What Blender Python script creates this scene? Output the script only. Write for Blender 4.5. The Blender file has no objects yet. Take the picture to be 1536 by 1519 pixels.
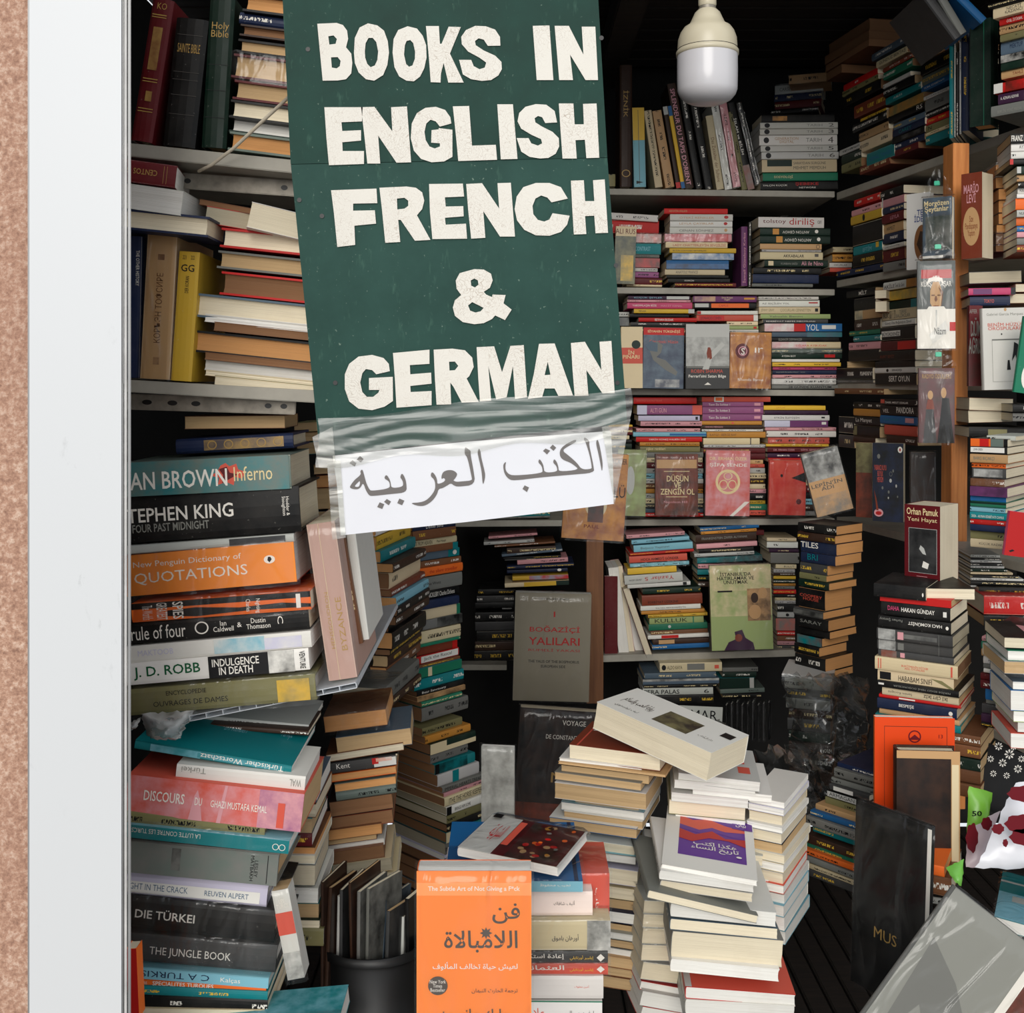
import bpy, bmesh, math, random
from mathutils import Matrix, Vector
random.seed(7)
SC = bpy.context.scene
COL = SC.collection
# ---------------- camera ----------------
F = 1650.0; CX = 768.0; CY = 575.0; ZC = 1.55
cd = bpy.data.cameras.new('camera'); cam = bpy.data.objects.new('camera', cd); COL.objects.link(cam)
cam.location = (0, 0, ZC); cam.rotation_euler = (math.pi/2, 0, 0)
cd.sensor_fit = 'HORIZONTAL'; cd.sensor_width = 36; cd.lens = 36*F/1536; cd.shift_y = -(759.5-CY)/1536
cd.clip_start = 0.05; cd.clip_end = 60
SC.camera = cam
# ---------------- light ----------------
SC.view_settings.view_transform = 'Standard'; SC.view_settings.look = 'None'
SC.view_settings.gamma = 1; SC.view_settings.use_curve_mapping = False
SC.view_settings.exposure = -0.1
wd = bpy.data.worlds.new('sky'); SC.world = wd; wd.use_nodes = True
wd.node_tree.nodes['Background'].inputs[0].default_value = (0.9, 0.95, 1.0, 1)
wd.node_tree.nodes['Background'].inputs[1].default_value = .98
sd = bpy.data.lights.new('sun', 'SUN'); sun = bpy.data.objects.new('sun', sd); COL.objects.link(sun)
sd.energy = 2.2; sd.angle = math.radians(34); sd.color = (1, .96, .9)
sun.rotation_euler = (math.radians(70), 0, math.radians(-7))
sun.location = (-2, -4, 5)
SC.cycles.max_bounces = 8; SC.cycles.transparent_max_bounces = 16

def s2l(c):
    return tuple((x/12.92 if x <= .04045 else ((x+.055)/1.055)**2.4) for x in c[:3]) + (1.0,)
PAL = {
 'wh': ('white', (.88,.87,.84)), 'gw': ('greyish white', (.74,.74,.72)), 'cr': ('cream', (.86,.79,.64)),
 'ta': ('tan', (.76,.6,.42)), 'br': ('brown', (.47,.3,.19)), 'db': ('dark brown', (.22,.14,.1)),
 'bk': ('black', (.05,.054,.06)), 'gy': ('grey', (.46,.46,.44)), 'dg': ('dark grey', (.24,.24,.24)),
 'sl': ('slate blue', (.33,.4,.46)), 'nv': ('navy', (.1,.15,.27)), 'bl': ('blue', (.1,.38,.6)),
 'lb': ('light blue', (.5,.72,.78)), 'te': ('teal', (.04,.48,.5)), 'gn': ('green', (.12,.45,.34)),
 'dk': ('dark green', (.03,.15,.11)), 'ol': ('olive', (.5,.48,.32)), 'pg': ('pale green', (.62,.68,.45)), 'ye': ('yellow', (.87,.7,.22)),
 'am': ('amber', (.8,.55,.22)), 'or': ('orange', (.92,.42,.14)), 'rd': ('red', (.76,.11,.1)),
 'mr': ('maroon', (.36,.06,.09)), 'co': ('coral red', (.82,.34,.27)), 'pk': ('pink', (.84,.6,.62)),
 'mg': ('deep pink', (.76,.27,.43)), 'pu': ('purple', (.42,.2,.4)), 'dp': ('dark purple', (.22,.1,.22)), 'mv': ('mauve', (.58,.33,.5)),
 'li': ('lilac white', (.78,.77,.85)), 'gt': ('grey green', (.4,.45,.42)), 'sp': ('dusty pink', (.8,.65,.59)), 'rs': ('pale rose', (.88,.82,.78)), 'rb': ('rust brown', (.5,.22,.14)),
}
PG = {'w': ('white', (.93,.92,.89)), 'c': ('cream', (.92,.87,.76)), 't': ('tan', (.8,.67,.49)), 'b': ('brown', (.55,.39,.26)),
      'o': ('orange-brown', (.86,.62,.38)), 'g': ('grey-cream', (.74,.7,.6))}
INK = {'w': (.92,.9,.86), 'k': (.06,.06,.07), 'r': (.7,.1,.1), 'y': (.88,.72,.25), 'g': (.7,.56,.3), 'b': (.1,.2,.45),
       'o': (.9,.45,.2), 'e': (.35,.33,.31), 'n': (.02,.35,.2), 'p': (.85,.6,.65), 't': (.05,.45,.5), 'm': (.4,.05,.1), 'l': (.55,.55,.52),
       'v': (.36,.16,.55), 's': (.3,.4,.5), 'c': (.9,.82,.62), 'a': (.93,.55,.2), 'u': (.45,.3,.18), 'd': (.2,.14,.1), 'G': (.3,.5,.2)}
def ink(c):
    return s2l(INK[c]) if isinstance(c, str) and c in INK else (s2l(PAL[c][1]) if isinstance(c, str) else s2l(c))

# ---------------- materials ----------------
def newmat(name):
    m = bpy.data.materials.new(name); m.use_nodes = True
    nt = m.node_tree; return m, nt, nt.nodes['Principled BSDF']
def N(nt, t, **kw):
    n = nt.nodes.new(t)
    for k, v in kw.items(): setattr(n, k, v)
    return n
def mathn(nt, op, a, b=None, clamp=False):
    n = N(nt, 'ShaderNodeMath', operation=op); n.use_clamp = clamp
    for i, v in enumerate((a, b)):
        if v is None: continue
        if isinstance(v, (int, float)): n.inputs[i].default_value = v
        else: nt.links.new(v, n.inputs[i])
    return n.outputs[0]
def mixc(nt, f, a, b, mode='MIX'):
    n = N(nt, 'ShaderNodeMix', data_type='RGBA', blend_type=mode)
    for i, v in ((0, f), (6, a), (7, b)):
        if isinstance(v, (int, float)): n.inputs[i].default_value = v
        elif isinstance(v, tuple): n.inputs[i].default_value = v
        else: nt.links.new(v, n.inputs[i])
    return n.outputs[2]
def noise(nt, vec, scale, detail=2, rough=.5):
    n = N(nt, 'ShaderNodeTexNoise'); n.inputs['Scale'].default_value = scale; n.inputs['Detail'].default_value = detail
    n.inputs['Roughness'].default_value = rough
    if vec is not None: nt.links.new(vec, n.inputs['Vector'])
    return n.outputs[0]
def ramp(nt, fac, stops):
    n = N(nt, 'ShaderNodeValToRGB'); e = n.color_ramp.elements
    while len(e) < len(stops): e.new(.5)
    for i, (p, c) in enumerate(stops):
        e[i].position = p; e[i].color = c if len(c) == 4 else tuple(c)+(1,)
    nt.links.new(fac, n.inputs[0]); return n.outputs[0]
class _OI:
    """per-object colour, or the same read from face data in the joined mass of small books"""
    def __init__(s, nt, stuff):
        if not stuff: s.outputs = N(nt, 'ShaderNodeObjectInfo').outputs; return
        a = N(nt, 'ShaderNodeAttribute', attribute_type='GEOMETRY', attribute_name='col'); r = N(nt, 'ShaderNodeAttribute', attribute_type='GEOMETRY', attribute_name='rnd')
        s.outputs = {'Color': a.outputs['Color'], 'Random': r.outputs['Fac']}
def inkattr(nt, stuff, name='ink'):
    if name == 'print' and stuff: return N(nt, 'ShaderNodeAttribute', attribute_type='GEOMETRY', attribute_name='prt')
    return N(nt, 'ShaderNodeAttribute', attribute_type='GEOMETRY' if stuff else 'OBJECT', attribute_name='inkc' if stuff else name)
def cover_material(stuff=False):
    m, nt, b = newmat('printed_cover')
    oi = _OI(nt, stuff); tc = N(nt, 'ShaderNodeTexCoord')
    uv = N(nt, 'ShaderNodeUVMap'); uv.uv_map = 'uv'
    sep = N(nt, 'ShaderNodeSeparateXYZ'); nt.links.new(uv.outputs[0], sep.inputs[0])
    at = inkattr(nt, stuff)
    st = inkattr(nt, stuff, 'print')
    # small unreadable lettering: strokes along u inside a band of v, broken into words
    cmb = N(nt, 'ShaderNodeCombineXYZ')
    nt.links.new(sep.outputs[0], cmb.inputs[0]); nt.links.new(mathn(nt, 'MULTIPLY', sep.outputs[1], .006), cmb.inputs[1])
    nt.links.new(mathn(nt, 'MULTIPLY', oi.outputs['Random'], 13.0), cmb.inputs[2])
    strokes = mathn(nt, 'GREATER_THAN', noise(nt, cmb.outputs[0], 560, 1), .5)
    cm2 = N(nt, 'ShaderNodeCombineXYZ'); nt.links.new(sep.outputs[0], cm2.inputs[0])
    nt.links.new(mathn(nt, 'MULTIPLY', oi.outputs['Random'], 31.0), cm2.inputs[1])
    words = mathn(nt, 'GREATER_THAN', noise(nt, cm2.outputs[0], 24, 0), .5)
    v = sep.outputs[1]
    band = mathn(nt, 'MULTIPLY', mathn(nt, 'GREATER_THAN', v, .34), mathn(nt, 'LESS_THAN', v, .66))
    f = mathn(nt, 'MULTIPLY', mathn(nt, 'MULTIPLY', strokes, words), band)
    f = mathn(nt, 'MULTIPLY', f, st.outputs['Fac'])
    wear = noise(nt, tc.outputs['Object'], 18, 5, .65)
    base = mixc(nt, ramp(nt, wear, [(.35, (0, 0, 0)), (.75, (1, 1, 1))]), oi.outputs['Color'], mixc(nt, .07, oi.outputs['Color'], (.3, .27, .23, 1)))
    fine = noise(nt, tc.outputs['Object'], 240, 2)
    base = mixc(nt, mathn(nt, 'MULTIPLY', mathn(nt, 'GREATER_THAN', fine, .72), .12), base, (.6, .57, .5, 1))
    nt.links.new(mixc(nt, f, base, at.outputs['Color']), b.inputs['Base Color'])
    nt.links.new(ramp(nt, wear, [(.2, (.3,)*3), (.8, (.6,)*3)]), b.inputs['Roughness'])
    b.inputs['Specular IOR Level'].default_value = .2
    bp = N(nt, 'ShaderNodeBump'); bp.inputs['Strength'].default_value = .25; bp.inputs['Distance'].default_value = .002
    nt.links.new(noise(nt, tc.outputs['Object'], 30, 3), bp.inputs['Height']); nt.links.new(bp.outputs[0], b.inputs['Normal'])
    return m
def page_material(stuff=False):
    m, nt, b = newmat('page_block')
    oi = _OI(nt, stuff); uv = N(nt, 'ShaderNodeUVMap'); uv.uv_map = 'uv'
    mp = N(nt, 'ShaderNodeMapping'); mp.inputs['Scale'].default_value = (6, 1500, 1); nt.links.new(uv.outputs[0], mp.inputs[0])
    ln = noise(nt, mp.outputs[0], 1, 2)
    bl = noise(nt, uv.outputs[0], 14, 4, .6)
    c = mixc(nt, ramp(nt, ln, [(.3, (.42,)*3), (.55, (0,)*3)]), oi.outputs['Color'], mixc(nt, .5, oi.outputs['Color'], (.16, .1, .06, 1)))
    c = mixc(nt, ramp(nt, bl, [(.5, (0,)*3), (.8, (.35,)*3)]), c, mixc(nt, .5, oi.outputs['Color'], (.3, .18, .1, 1)))
    nt.links.new(c, b.inputs['Base Color']); b.inputs['Roughness'].default_value = .85
    bp = N(nt, 'ShaderNodeBump'); bp.inputs['Strength'].default_value = .5; bp.inputs['Distance'].default_value = .001
    nt.links.new(ln, bp.inputs['Height']); nt.links.new(bp.outputs[0], b.inputs['Normal'])
    return m
def flat_material(stuff=False):
    m, nt, b = newmat('printed_ink'); oi = _OI(nt, stuff)
    nt.links.new(oi.outputs['Color'], b.inputs['Base Color']); b.inputs['Roughness'].default_value = .45; b.inputs['Specular IOR Level'].default_value = .3
    return m
def picture_material(stuff=False):
    m, nt, b = newmat('printed_picture'); oi = _OI(nt, stuff); tc = N(nt, 'ShaderNodeTexCoord')
    at = inkattr(nt, stuff)
    n = noise(nt, tc.outputs['Object'], 28, 5, .6)
    f = ramp(nt, n, [(.36, (0,)*3), (.66, (.85,)*3)])
    c = mixc(nt, f, oi.outputs['Color'], at.outputs['Color'])
    nt.links.new(c, b.inputs['Base Color']); b.inputs['Roughness'].default_value = .35
    return m
def plain(name, rgb, rough=.5, var=.15, scale=20, metal=0, bump=.0, bscale=60, rgb2=None, stretch=None):
    m, nt, b = newmat(name); tc = N(nt, 'ShaderNodeTexCoord'); vec = tc.outputs['Object']
    if stretch:
        mp = N(nt, 'ShaderNodeMapping'); mp.inputs['Scale'].default_value = stretch; nt.links.new(vec, mp.inputs[0]); vec = mp.outputs[0]
    c1 = s2l(rgb); c2 = s2l(rgb2) if rgb2 else tuple(x*(1-var*2) for x in c1[:3])+(1,)
    nt.links.new(mixc(nt, ramp(nt, noise(nt, vec, scale, 5, .6), [(.35, (0,)*3), (.7, (1,)*3)]), c1, c2), b.inputs['Base Color'])
    b.inputs['Roughness'].default_value = rough; b.inputs['Metallic'].default_value = metal
    if bump:
        bp = N(nt, 'ShaderNodeBump'); bp.inputs['Strength'].default_value = bump; bp.inputs['Distance'].default_value = .003
        nt.links.new(noise(nt, vec, bscale, 3), bp.inputs['Height']); nt.links.new(bp.outputs[0], b.inputs['Normal'])
    return m
def film_material(name, base=.02, tint=(.97, .97, .97), rough=.16, bscale=15, haze=.0, streak=(1, 1, 1), dist=.006):
    m, nt, b = newmat(name); nt.nodes.remove(b); out = nt.nodes['Material Output']
    tr = N(nt, 'ShaderNodeBsdfTransparent'); tr.inputs[0].default_value = tint+(1,)
    gl = N(nt, 'ShaderNodeBsdfGlossy'); gl.inputs['Roughness'].default_value = rough
    tc = N(nt, 'ShaderNodeTexCoord'); mp = N(nt, 'ShaderNodeMapping'); mp.inputs['Scale'].default_value = streak
    nt.links.new(tc.outputs['Object'], mp.inputs[0])
    nz = N(nt, 'ShaderNodeTexNoise'); nz.inputs['Scale'].default_value = bscale; nz.inputs['Detail'].default_value = 2; nz.inputs['Distortion'].default_value = 1.6
    nt.links.new(mp.outputs[0], nz.inputs['Vector'])
    bp = N(nt, 'ShaderNodeBump'); bp.inputs['Strength'].default_value = 1; bp.inputs['Distance'].default_value = dist
    nt.links.new(nz.outputs[0], bp.inputs['Height']); nt.links.new(bp.outputs[0], gl.inputs['Normal'])
    lw = N(nt, 'ShaderNodeLayerWeight'); lw.inputs[0].default_value = .25; nt.links.new(bp.outputs[0], lw.inputs['Normal'])
    f = mathn(nt, 'ADD', mathn(nt, 'MULTIPLY', lw.outputs['Fresnel'], .55), base, True)
    mx = N(nt, 'ShaderNodeMixShader'); nt.links.new(f, mx.inputs[0]); nt.links.new(tr.outputs[0], mx.inputs[1]); nt.links.new(gl.outputs[0], mx.inputs[2])
    o = mx.outputs[0]
    if haze:
        df = N(nt, 'ShaderNodeBsdfDiffuse'); df.inputs[0].default_value = (.75, .75, .73, 1)
        m2 = N(nt, 'ShaderNodeMixShader')
        nt.links.new(mathn(nt, 'MULTIPLY', ramp(nt, nz.outputs[0], [(.45, (.15,)*3), (.7, (1,)*3)]), haze), m2.inputs[0])
        nt.links.new(o, m2.inputs[1]); nt.links.new(df.outputs[0], m2.inputs[2]); o = m2.outputs[0]
    nt.links.new(o, out.inputs[0]); return m
M = {}
M['cover'] = cover_material(); M['page'] = page_material(); M['ink'] = flat_material(); M['pic'] = picture_material()
M['film'] = film_material('clear_plastic_film', .02, haze=.03, bscale=9, dist=.009, streak=(2, 2, .7))
M['bag'] = film_material('grey_plastic_bag', .05, (.6, .62, .62), .2, 12, .06)
M['tape'] = film_material('clear_packing_tape', .06, (.93, .93, .9), .3, 14, .26, (.35, 1, 2.2), .003)
M['shelf'] = plain('grey_painted_shelf', (.66,.64,.59), .55, .12, 14)
M['rail'] = plain('galvanised_rail', (.6,.57,.52), .45, .2, 60, .3)
M['wood'] = plain('pine_post', (.86,.56,.3), .5, .2, 3, bump=.15, bscale=12, rgb2=(.72,.42,.19), stretch=(26, 26, 1.6))
M['wood2'] = plain('dull_wood_post', (.52,.34,.2), .6, .2, 3, bump=.15, bscale=12, rgb2=(.42,.26,.15), stretch=(26, 26, 1.6))
M['darkwood'] = plain('dark_stained_wood', (.17,.13,.105), .8, .2, 3, bump=.2, bscale=10, rgb2=(.1,.08,.07), stretch=(3, 30, 30))
M['dark'] = plain('dark_back_panel', (.11,.105,.1), .9, .2, 8)
M['black'] = plain('black_plastic', (.055,.055,.06), .45, .2, 30)

# ---------------- objects ----------------
def link(name, me, mat, parent=None, color=None, inkc=None, prt=None):
    o = bpy.data.objects.new(name, me); COL.objects.link(o)
    if parent: o.parent = parent
    if color is not None: o.color = color
    if inkc is not None: o['ink'] = [inkc[0], inkc[1], inkc[2]]
    if prt is not None: o['print'] = float(prt)
    if mat is not None and not me.materials: me.materials.append(mat)
    return o
def thing(name, label, cat, mw=None, group=None):
    o = bpy.data.objects.new(name, None); COL.objects.link(o); o.empty_display_size = .02
    if mw is not None: o.matrix_world = mw
    o['label'] = label; o['category'] = cat
    if group: o['group'] = group
    return o
def tag(o, label, cat, group=None):
    o['label'] = label; o['category'] = cat
    if group: o['group'] = group
    return o
def structure(o): o['kind'] = 'structure'; return o
def mesh(name, vs, fs, uvs=None, smooth=False):
    me = bpy.data.meshes.new(name); me.from_pydata(vs, [], fs)
    if uvs:
        l = me.uv_layers.new(name='uv')
        for i, c in enumerate(uvs): l.data[i].uv = c
    if smooth:
        for p in me.polygons: p.use_smooth = True
    me.update(); return me
def boxmesh(name, x0, x1, y0, y1, z0, z1, bev=0):
    bm = bmesh.new(); bmesh.ops.create_cube(bm, size=1)
    for v in bm.verts:
        v.co = Vector(((x0+x1)/2+v.co.x*(x1-x0), (y0+y1)/2+v.co.y*(y1-y0), (z0+z1)/2+v.co.z*(z1-z0)))
    if bev: bmesh.ops.bevel(bm, geom=bm.edges[:], offset=bev, segments=2, affect='EDGES')
    me = bpy.data.meshes.new(name); bm.to_mesh(me); bm.free(); return me
def P(px, py, Y): return Vector(((px-CX)/F*Y, Y, ZC-(py-CY)/F*Y))
def frame(p, yaw=0, roll=0, pitch=0):
    return Matrix.Translation(p) @ Matrix.Rotation(yaw, 4, 'Z') @ Matrix.Rotation(-roll, 4, 'Y') @ Matrix.Rotation(pitch, 4, 'X')
def solve_len(p, u, x1):
    k = (x1-CX)/F; d = u.x-k*u.y
    return (k*p.y-p.x)/d if abs(d) > 1e-6 else .2
def wallY(px): return 1.601/((px-CX)/F+.19)

# canonical book: w from spine to fore-edge, l head to tail, t thickness; mapped into local x,y,z
def mapper(face, dx, dy, dz):
    if face == 's': return (dy, dx, dz), lambda w, l, t: (l, w, t)
    if face == 'f': return (dy, dx, dz), lambda w, l, t: (l, dy-w, t)
    if face == 'l': return (dx, dy, dz), lambda w, l, t: (w, l, t)
    if face == 'r': return (dx, dy, dz), lambda w, l, t: (dx-w, l, t)
    if face == 'c': return (dx, dz, dy), lambda w, l, t: (w, t, l)
    if face == 'C': return (dx, dz, dy), lambda w, l, t: (dx-w, t, l)
    if face == 'v': return (dy, dz, dx), lambda w, l, t: (t, w, l)
    if face == 'V': return (dy, dz, dx), lambda w, l, t: (t, dy-w, l)
def orient(vs, fs, uvs):
    # make faces point outward after an axis swap
    me = mesh('tmp', vs, fs, uvs); bm = bmesh.new(); bm.from_mesh(me); bpy.data.meshes.remove(me)
    bmesh.ops.recalc_face_normals(bm, faces=bm.faces[:]); return bm
def book_parts(parent, face, dx, dy, dz, hard, ccol, pcol, icol, prt):
    (W, L, T), mp = mapper(face, dx, dy, dz)
    b = (.0028 if hard else .0007); b = min(b, T*.16)
    ins = .004 if hard else .0006
    r = min(T*.22, .004 if hard else .0015)
    prof = [(W, 0), (r, 0), (r*.3, T*.14), (0, T*.38), (0, T*.62), (r*.3, T*.86), (r, T), (W, T), (W, T-b), (b+r, T-b), (b+r*.3, T*.8), (b+r*.3, T*.2), (b+r, b), (W, b)]
    n = len(prof); vs = []; fs = []; uvs = []
    for l in (0, L):
        for (w, t) in prof: vs.append(mp(w, l, t))
    for i in range(n):
        j = (i+1) % n; fs.append((i, j, n+j, n+i))
        if 1 <= i <= 5:
            uvs += [(0, prof[i][1]/T), (0, prof[j][1]/T), (L, prof[j][1]/T), (L, prof[i][1]/T)]
            if face in 'vV': uvs[-4:] = [(-u, v) for u, v in uvs[-4:]]
        else: uvs += [(-9, -9)]*4
    for off in (0, n):
        for q in ((0, 1, 12, 13), (1, 2, 11, 12), (2, 3, 4, 5, 10, 11), (5, 6, 9, 10), (6, 7, 8, 9)):
            fs.append(tuple(off+k for k in q)); uvs += [(-9, -9)]*len(q)
    bm = orient(vs, fs, uvs); me = bpy.data.meshes.new('cover'); bm.to_mesh(me); bm.free()
    c = link('cover', me, M['cover'], parent, ccol, icol, prt)
    # page block
    w0, w1 = b+r*.4, W-ins; l0, l1 = ins, L-ins; cc = (.0025 if hard else .0006)
    k = T-2*b; tt = [b, b+k*.25, b+k*.5, b+k*.75, b+k]; dd = [0, cc*.8, cc, cc*.8, 0]
    jit = [random.uniform(-.0006, .0006) for _ in tt]
    vs = []; fs = []; uvs = []
    for t, d, jj in zip(tt, dd, jit):
        for (w, l) in ((w0, l0), (w1-d+jj, l0), (w1-d+jj, l1), (w0, l1)): vs.append(mp(w, l, t))
    for i in range(4):
        for a in range(4):
            e = (a+1) % 4; fs.append((i*4+a, i*4+e, i*4+4+e, i*4+4+a))
            ll = W if a in (0, 2) else L
            uvs += [(0, tt[i]), (ll, tt[i]), (ll, tt[i+1]), (0, tt[i+1])]
    fs.append((0, 1, 2, 3)); uvs += [(0, 0)]*4; fs.append((16, 17, 18, 19)); uvs += [(0, 0)]*4
    bm = orient(vs, fs, uvs); me = bpy.data.meshes.new('pages'); bm.to_mesh(me); bm.free()
    link('pages', me, M['page'], parent, pcol)
    return c

# curves are turned into meshes in a scratch scene of their own, which stays small and quick
TS = bpy.data.scenes.new('scratch')
def curve_mesh(cu):
    o = bpy.data.objects.new('t', cu); TS.collection.objects.link(o)
    vl = TS.view_layers[0]; vl.update(); me = bpy.data.meshes.new_from_object(o.evaluated_get(vl.depsgraph))
    bpy.data.objects.remove(o); return me
# text ------------------------------------------------------------
AR = {}   # letter: isolated, final, initial, medial
for ch, base, nf in (('ا',0xFE8D,2),('ب',0xFE8F,4),('ة',0xFE93,2),('ت',0xFE95,4),('ث',0xFE99,4),('ج',0xFE9D,4),('ح',0xFEA1,4),('خ',0xFEA5,4),('د',0xFEA9,2),('ذ',0xFEAB,2),
     ('ر',0xFEAD,2),('ز',0xFEAF,2),('س',0xFEB1,4),('ش',0xFEB5,4),('ص',0xFEB9,4),('ض',0xFEBD,4),('ط',0xFEC1,4),('ع',0xFEC9,4),('غ',0xFECD,4),('ف',0xFED1,4),('ق',0xFED5,4),
     ('ك',0xFED9,4),('ل',0xFEDD,4),('م',0xFEE1,4),('ن',0xFEE5,4),('ه',0xFEE9,4),('و',0xFEED,2),('ي',0xFEF1,4),('أ',0xFE83,2),('إ',0xFE87,2),('ى',0xFEEF,2)):
    AR[ch] = (base, nf)
def arabic(s):
    s = s.replace('لا', '\u0001'); out = []
    def joins_next(c): return c in AR and AR[c][1] == 4
    for i, c in enumerate(s):
        pv = i > 0 and joins_next(s[i-1])
        nx = i+1 < len(s) and (s[i+1] in AR or s[i+1] == '\u0001')
        if c == '\u0001': out.append(chr(0xFEFC if pv else 0xFEFB))
        elif c in AR:
            b, nf = AR[c]
            if nf == 2: out.append(chr(b+(1 if pv else 0)))
            else: out.append(chr(b+(3 if pv and nx else 1 if pv else 2 if nx else 0)))
        else: out.append(c)
    return ''.join(reversed(out))
_tc = {}
def text_geo(s, off=0.0, res=2):
    k = (s, off, res)
    if k in _tc: return _tc[k]
    body = '\n'.join(arabic(x) if any('\u0600' < c < '\u06ff' for c in x) else x for x in s.split('/n'))
    cu = bpy.data.curves.new('t', 'FONT'); cu.body = body; cu.offset = off; cu.resolution_u = res; cu.align_x = 'CENTER'; cu.space_line = .8
    me = curve_mesh(cu)
    vs = [(v.co.x, v.co.y) for v in me.vertices]; fs = [tuple(p.vertices) for p in me.polygons]
    bpy.data.curves.remove(cu); bpy.data.meshes.remove(me)
    if not vs: vs = [(0, 0), (1, 1)]
    x0 = min(v[0] for v in vs); x1 = max(v[0] for v in vs); y0 = min(v[1] for v in vs); y1 = max(v[1] for v in vs)
    par = list(range(len(vs)))
    def fd(i):
        while par[i] != i: par[i] = par[par[i]]; i = par[i]
        return i
    for f in fs:
        for q in f[1:]: par[fd(q)] = fd(f[0])
    ids = {}; lift = []
    for i in range(len(vs)): lift.append(ids.setdefault(fd(i), len(ids)) % 3)
    g = ([((x-x0)/(x1-x0+1e-9), (y-y0)/(y1-y0+1e-9)) for x, y in vs], fs, lift); _tc[k] = g; return g
def disc_geo(n=28): return ([(.5+.5*math.cos(2*math.pi*i/n), .5+.5*math.sin(2*math.pi*i/n)) for i in range(n)], [tuple(range(n))])
def ring_geo(n=28, k=.8):
    vs = [(.5+.5*q*math.cos(2*math.pi*i/n), .5+.5*q*math.sin(2*math.pi*i/n)) for q in (1, k) for i in range(n)]
    return (vs, [(i, (i+1) % n, n+(i+1) % n, n+i) for i in range(n)])
RECT = ([(0, 0), (1, 0), (1, 1), (0, 1)], [(0, 1, 2, 3)])
def decal(parent, dims, spec, face, idx=0):
    """spec: what^u0^u1^v0^v1^ink^mode   (v from the top). what: text, '#' rectangle, '%' picture, 'o:' disc, 'q:' ring, '*x,y x,y' polygon"""
    f = spec.split('^'); s = f[0]
    g = lambda i, d: f[i] if len(f) > i and f[i] != '' else d
    u0, u1, v0, v1 = float(g(1, .12)), float(g(2, .88)), float(g(3, .25)), float(g(4, .75))
    ic = g(5, None); mode = g(6, ''); dx, dy, dz = dims; e = .0003+.00013*idx; name = 'title'; mat = M['ink']; inkc = None
    if s == '#': geo = RECT; name = 'printed_band'
    elif s == '%': geo = RECT; name = 'cover_picture'; mat = M['pic']; a, b2 = ic.split('/'); ic = a; inkc = ink(b2)
    elif s == 'o:': geo = disc_geo(); name = 'emblem'
    elif s == 'q:': geo = ring_geo(); name = 'emblem'
    elif s.startswith('*'):
        pts = [tuple(float(q) for q in p.split(',')) for p in s[1:].split()]
        geo = ([(x, 1-y) for x, y in pts], [tuple(range(len(pts)))]); name = 'printed_shape'
    else: geo = text_geo(s, .012 if 'B' in mode else 0, 3 if 'h' in mode else 2)
    if 'n' in mode: name = 'emblem'
    vs = []
    for (a, b) in geo[0]:
        if 'F' in mode: a, b = 1-a, 1-b
        if face in 'vV' and 'H' not in mode:
            if 'R' in mode: z = 1-(u1-(u1-u0)*a); x = v1-(v1-v0)*b; z = (1-u1)+(u1-u0)*a; co = (x*dx, -e, z*dz)
            else: x = v0+(v1-v0)*b; z = 1-(u0+(u1-u0)*a); co = (x*dx, -e, z*dz)
        elif 'T' in mode:
            co = ((u0+(u1-u0)*a)*dx, (1-v1+(v1-v0)*b)*dy, dz+e)
        elif 'D' in mode:   # turned a quarter: reads downward on a front face
            co = ((u0+(u1-u0)*b)*dx, -e, (1-(v0+(v1-v0)*a))*dz)
        elif 'U' in mode:
            co = ((u0+(u1-u0)*(1-b))*dx, -e, (1-v1+(v1-v0)*a)*dz)
        else: co = ((u0+(u1-u0)*a)*dx, -e, (1-v1+(v1-v0)*b)*dz)
        if face in 'vV' and 'H' in mode: co = ((v0+(v1-v0)*a)*dx, -e, (1-u1+(u1-u0)*b)*dz)
        vs.append(co)
    if len(geo) > 2: vs = [((x, y, z+l*4e-5) if 'T' in mode else (x, y-l*4e-5, z)) for (x, y, z), l in zip(vs, geo[2])]
    me = mesh(name, vs, geo[1])
    return link(name, me, mat, parent, ink(ic or 'k'), inkc)
def sleeve(parent, dims, name='plastic_sleeve', top=False, amp=.0025, mat='film', grow=.004):
    dx, dy, dz = dims; nx, nz = 14, 10; vs = []; fs = []
    if top: a, b = dx, dy
    else: a, b = dx, dz
    rows = nz+3
    for j in range(rows):
        for i in range(nx+1):
            u = -grow+(a+2*grow)*i/nx
            if j <= nz: v = -grow+(b+2*grow)*j/nz; d = -.0030-random.random()*.0004-amp*.4*(1+math.sin(i*1.3+j*.9+3*math.sin(j*.7)))*.5
            else: v = b+grow*.8; d = (j-nz)*min(.05, (dz if top else dy)*.4)
            if j <= nz and i in (0, nx): d = .002
            vs.append((u, v, dz-d) if top else (u, d, v))
    for j in range(rows-1):
        for i in range(nx):
            q = j*(nx+1)+i; fs.append((q, q+1, q+nx+2, q+nx+1))
    return link(name, mesh(name, vs, fs, smooth=True), M[mat], parent)

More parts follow.
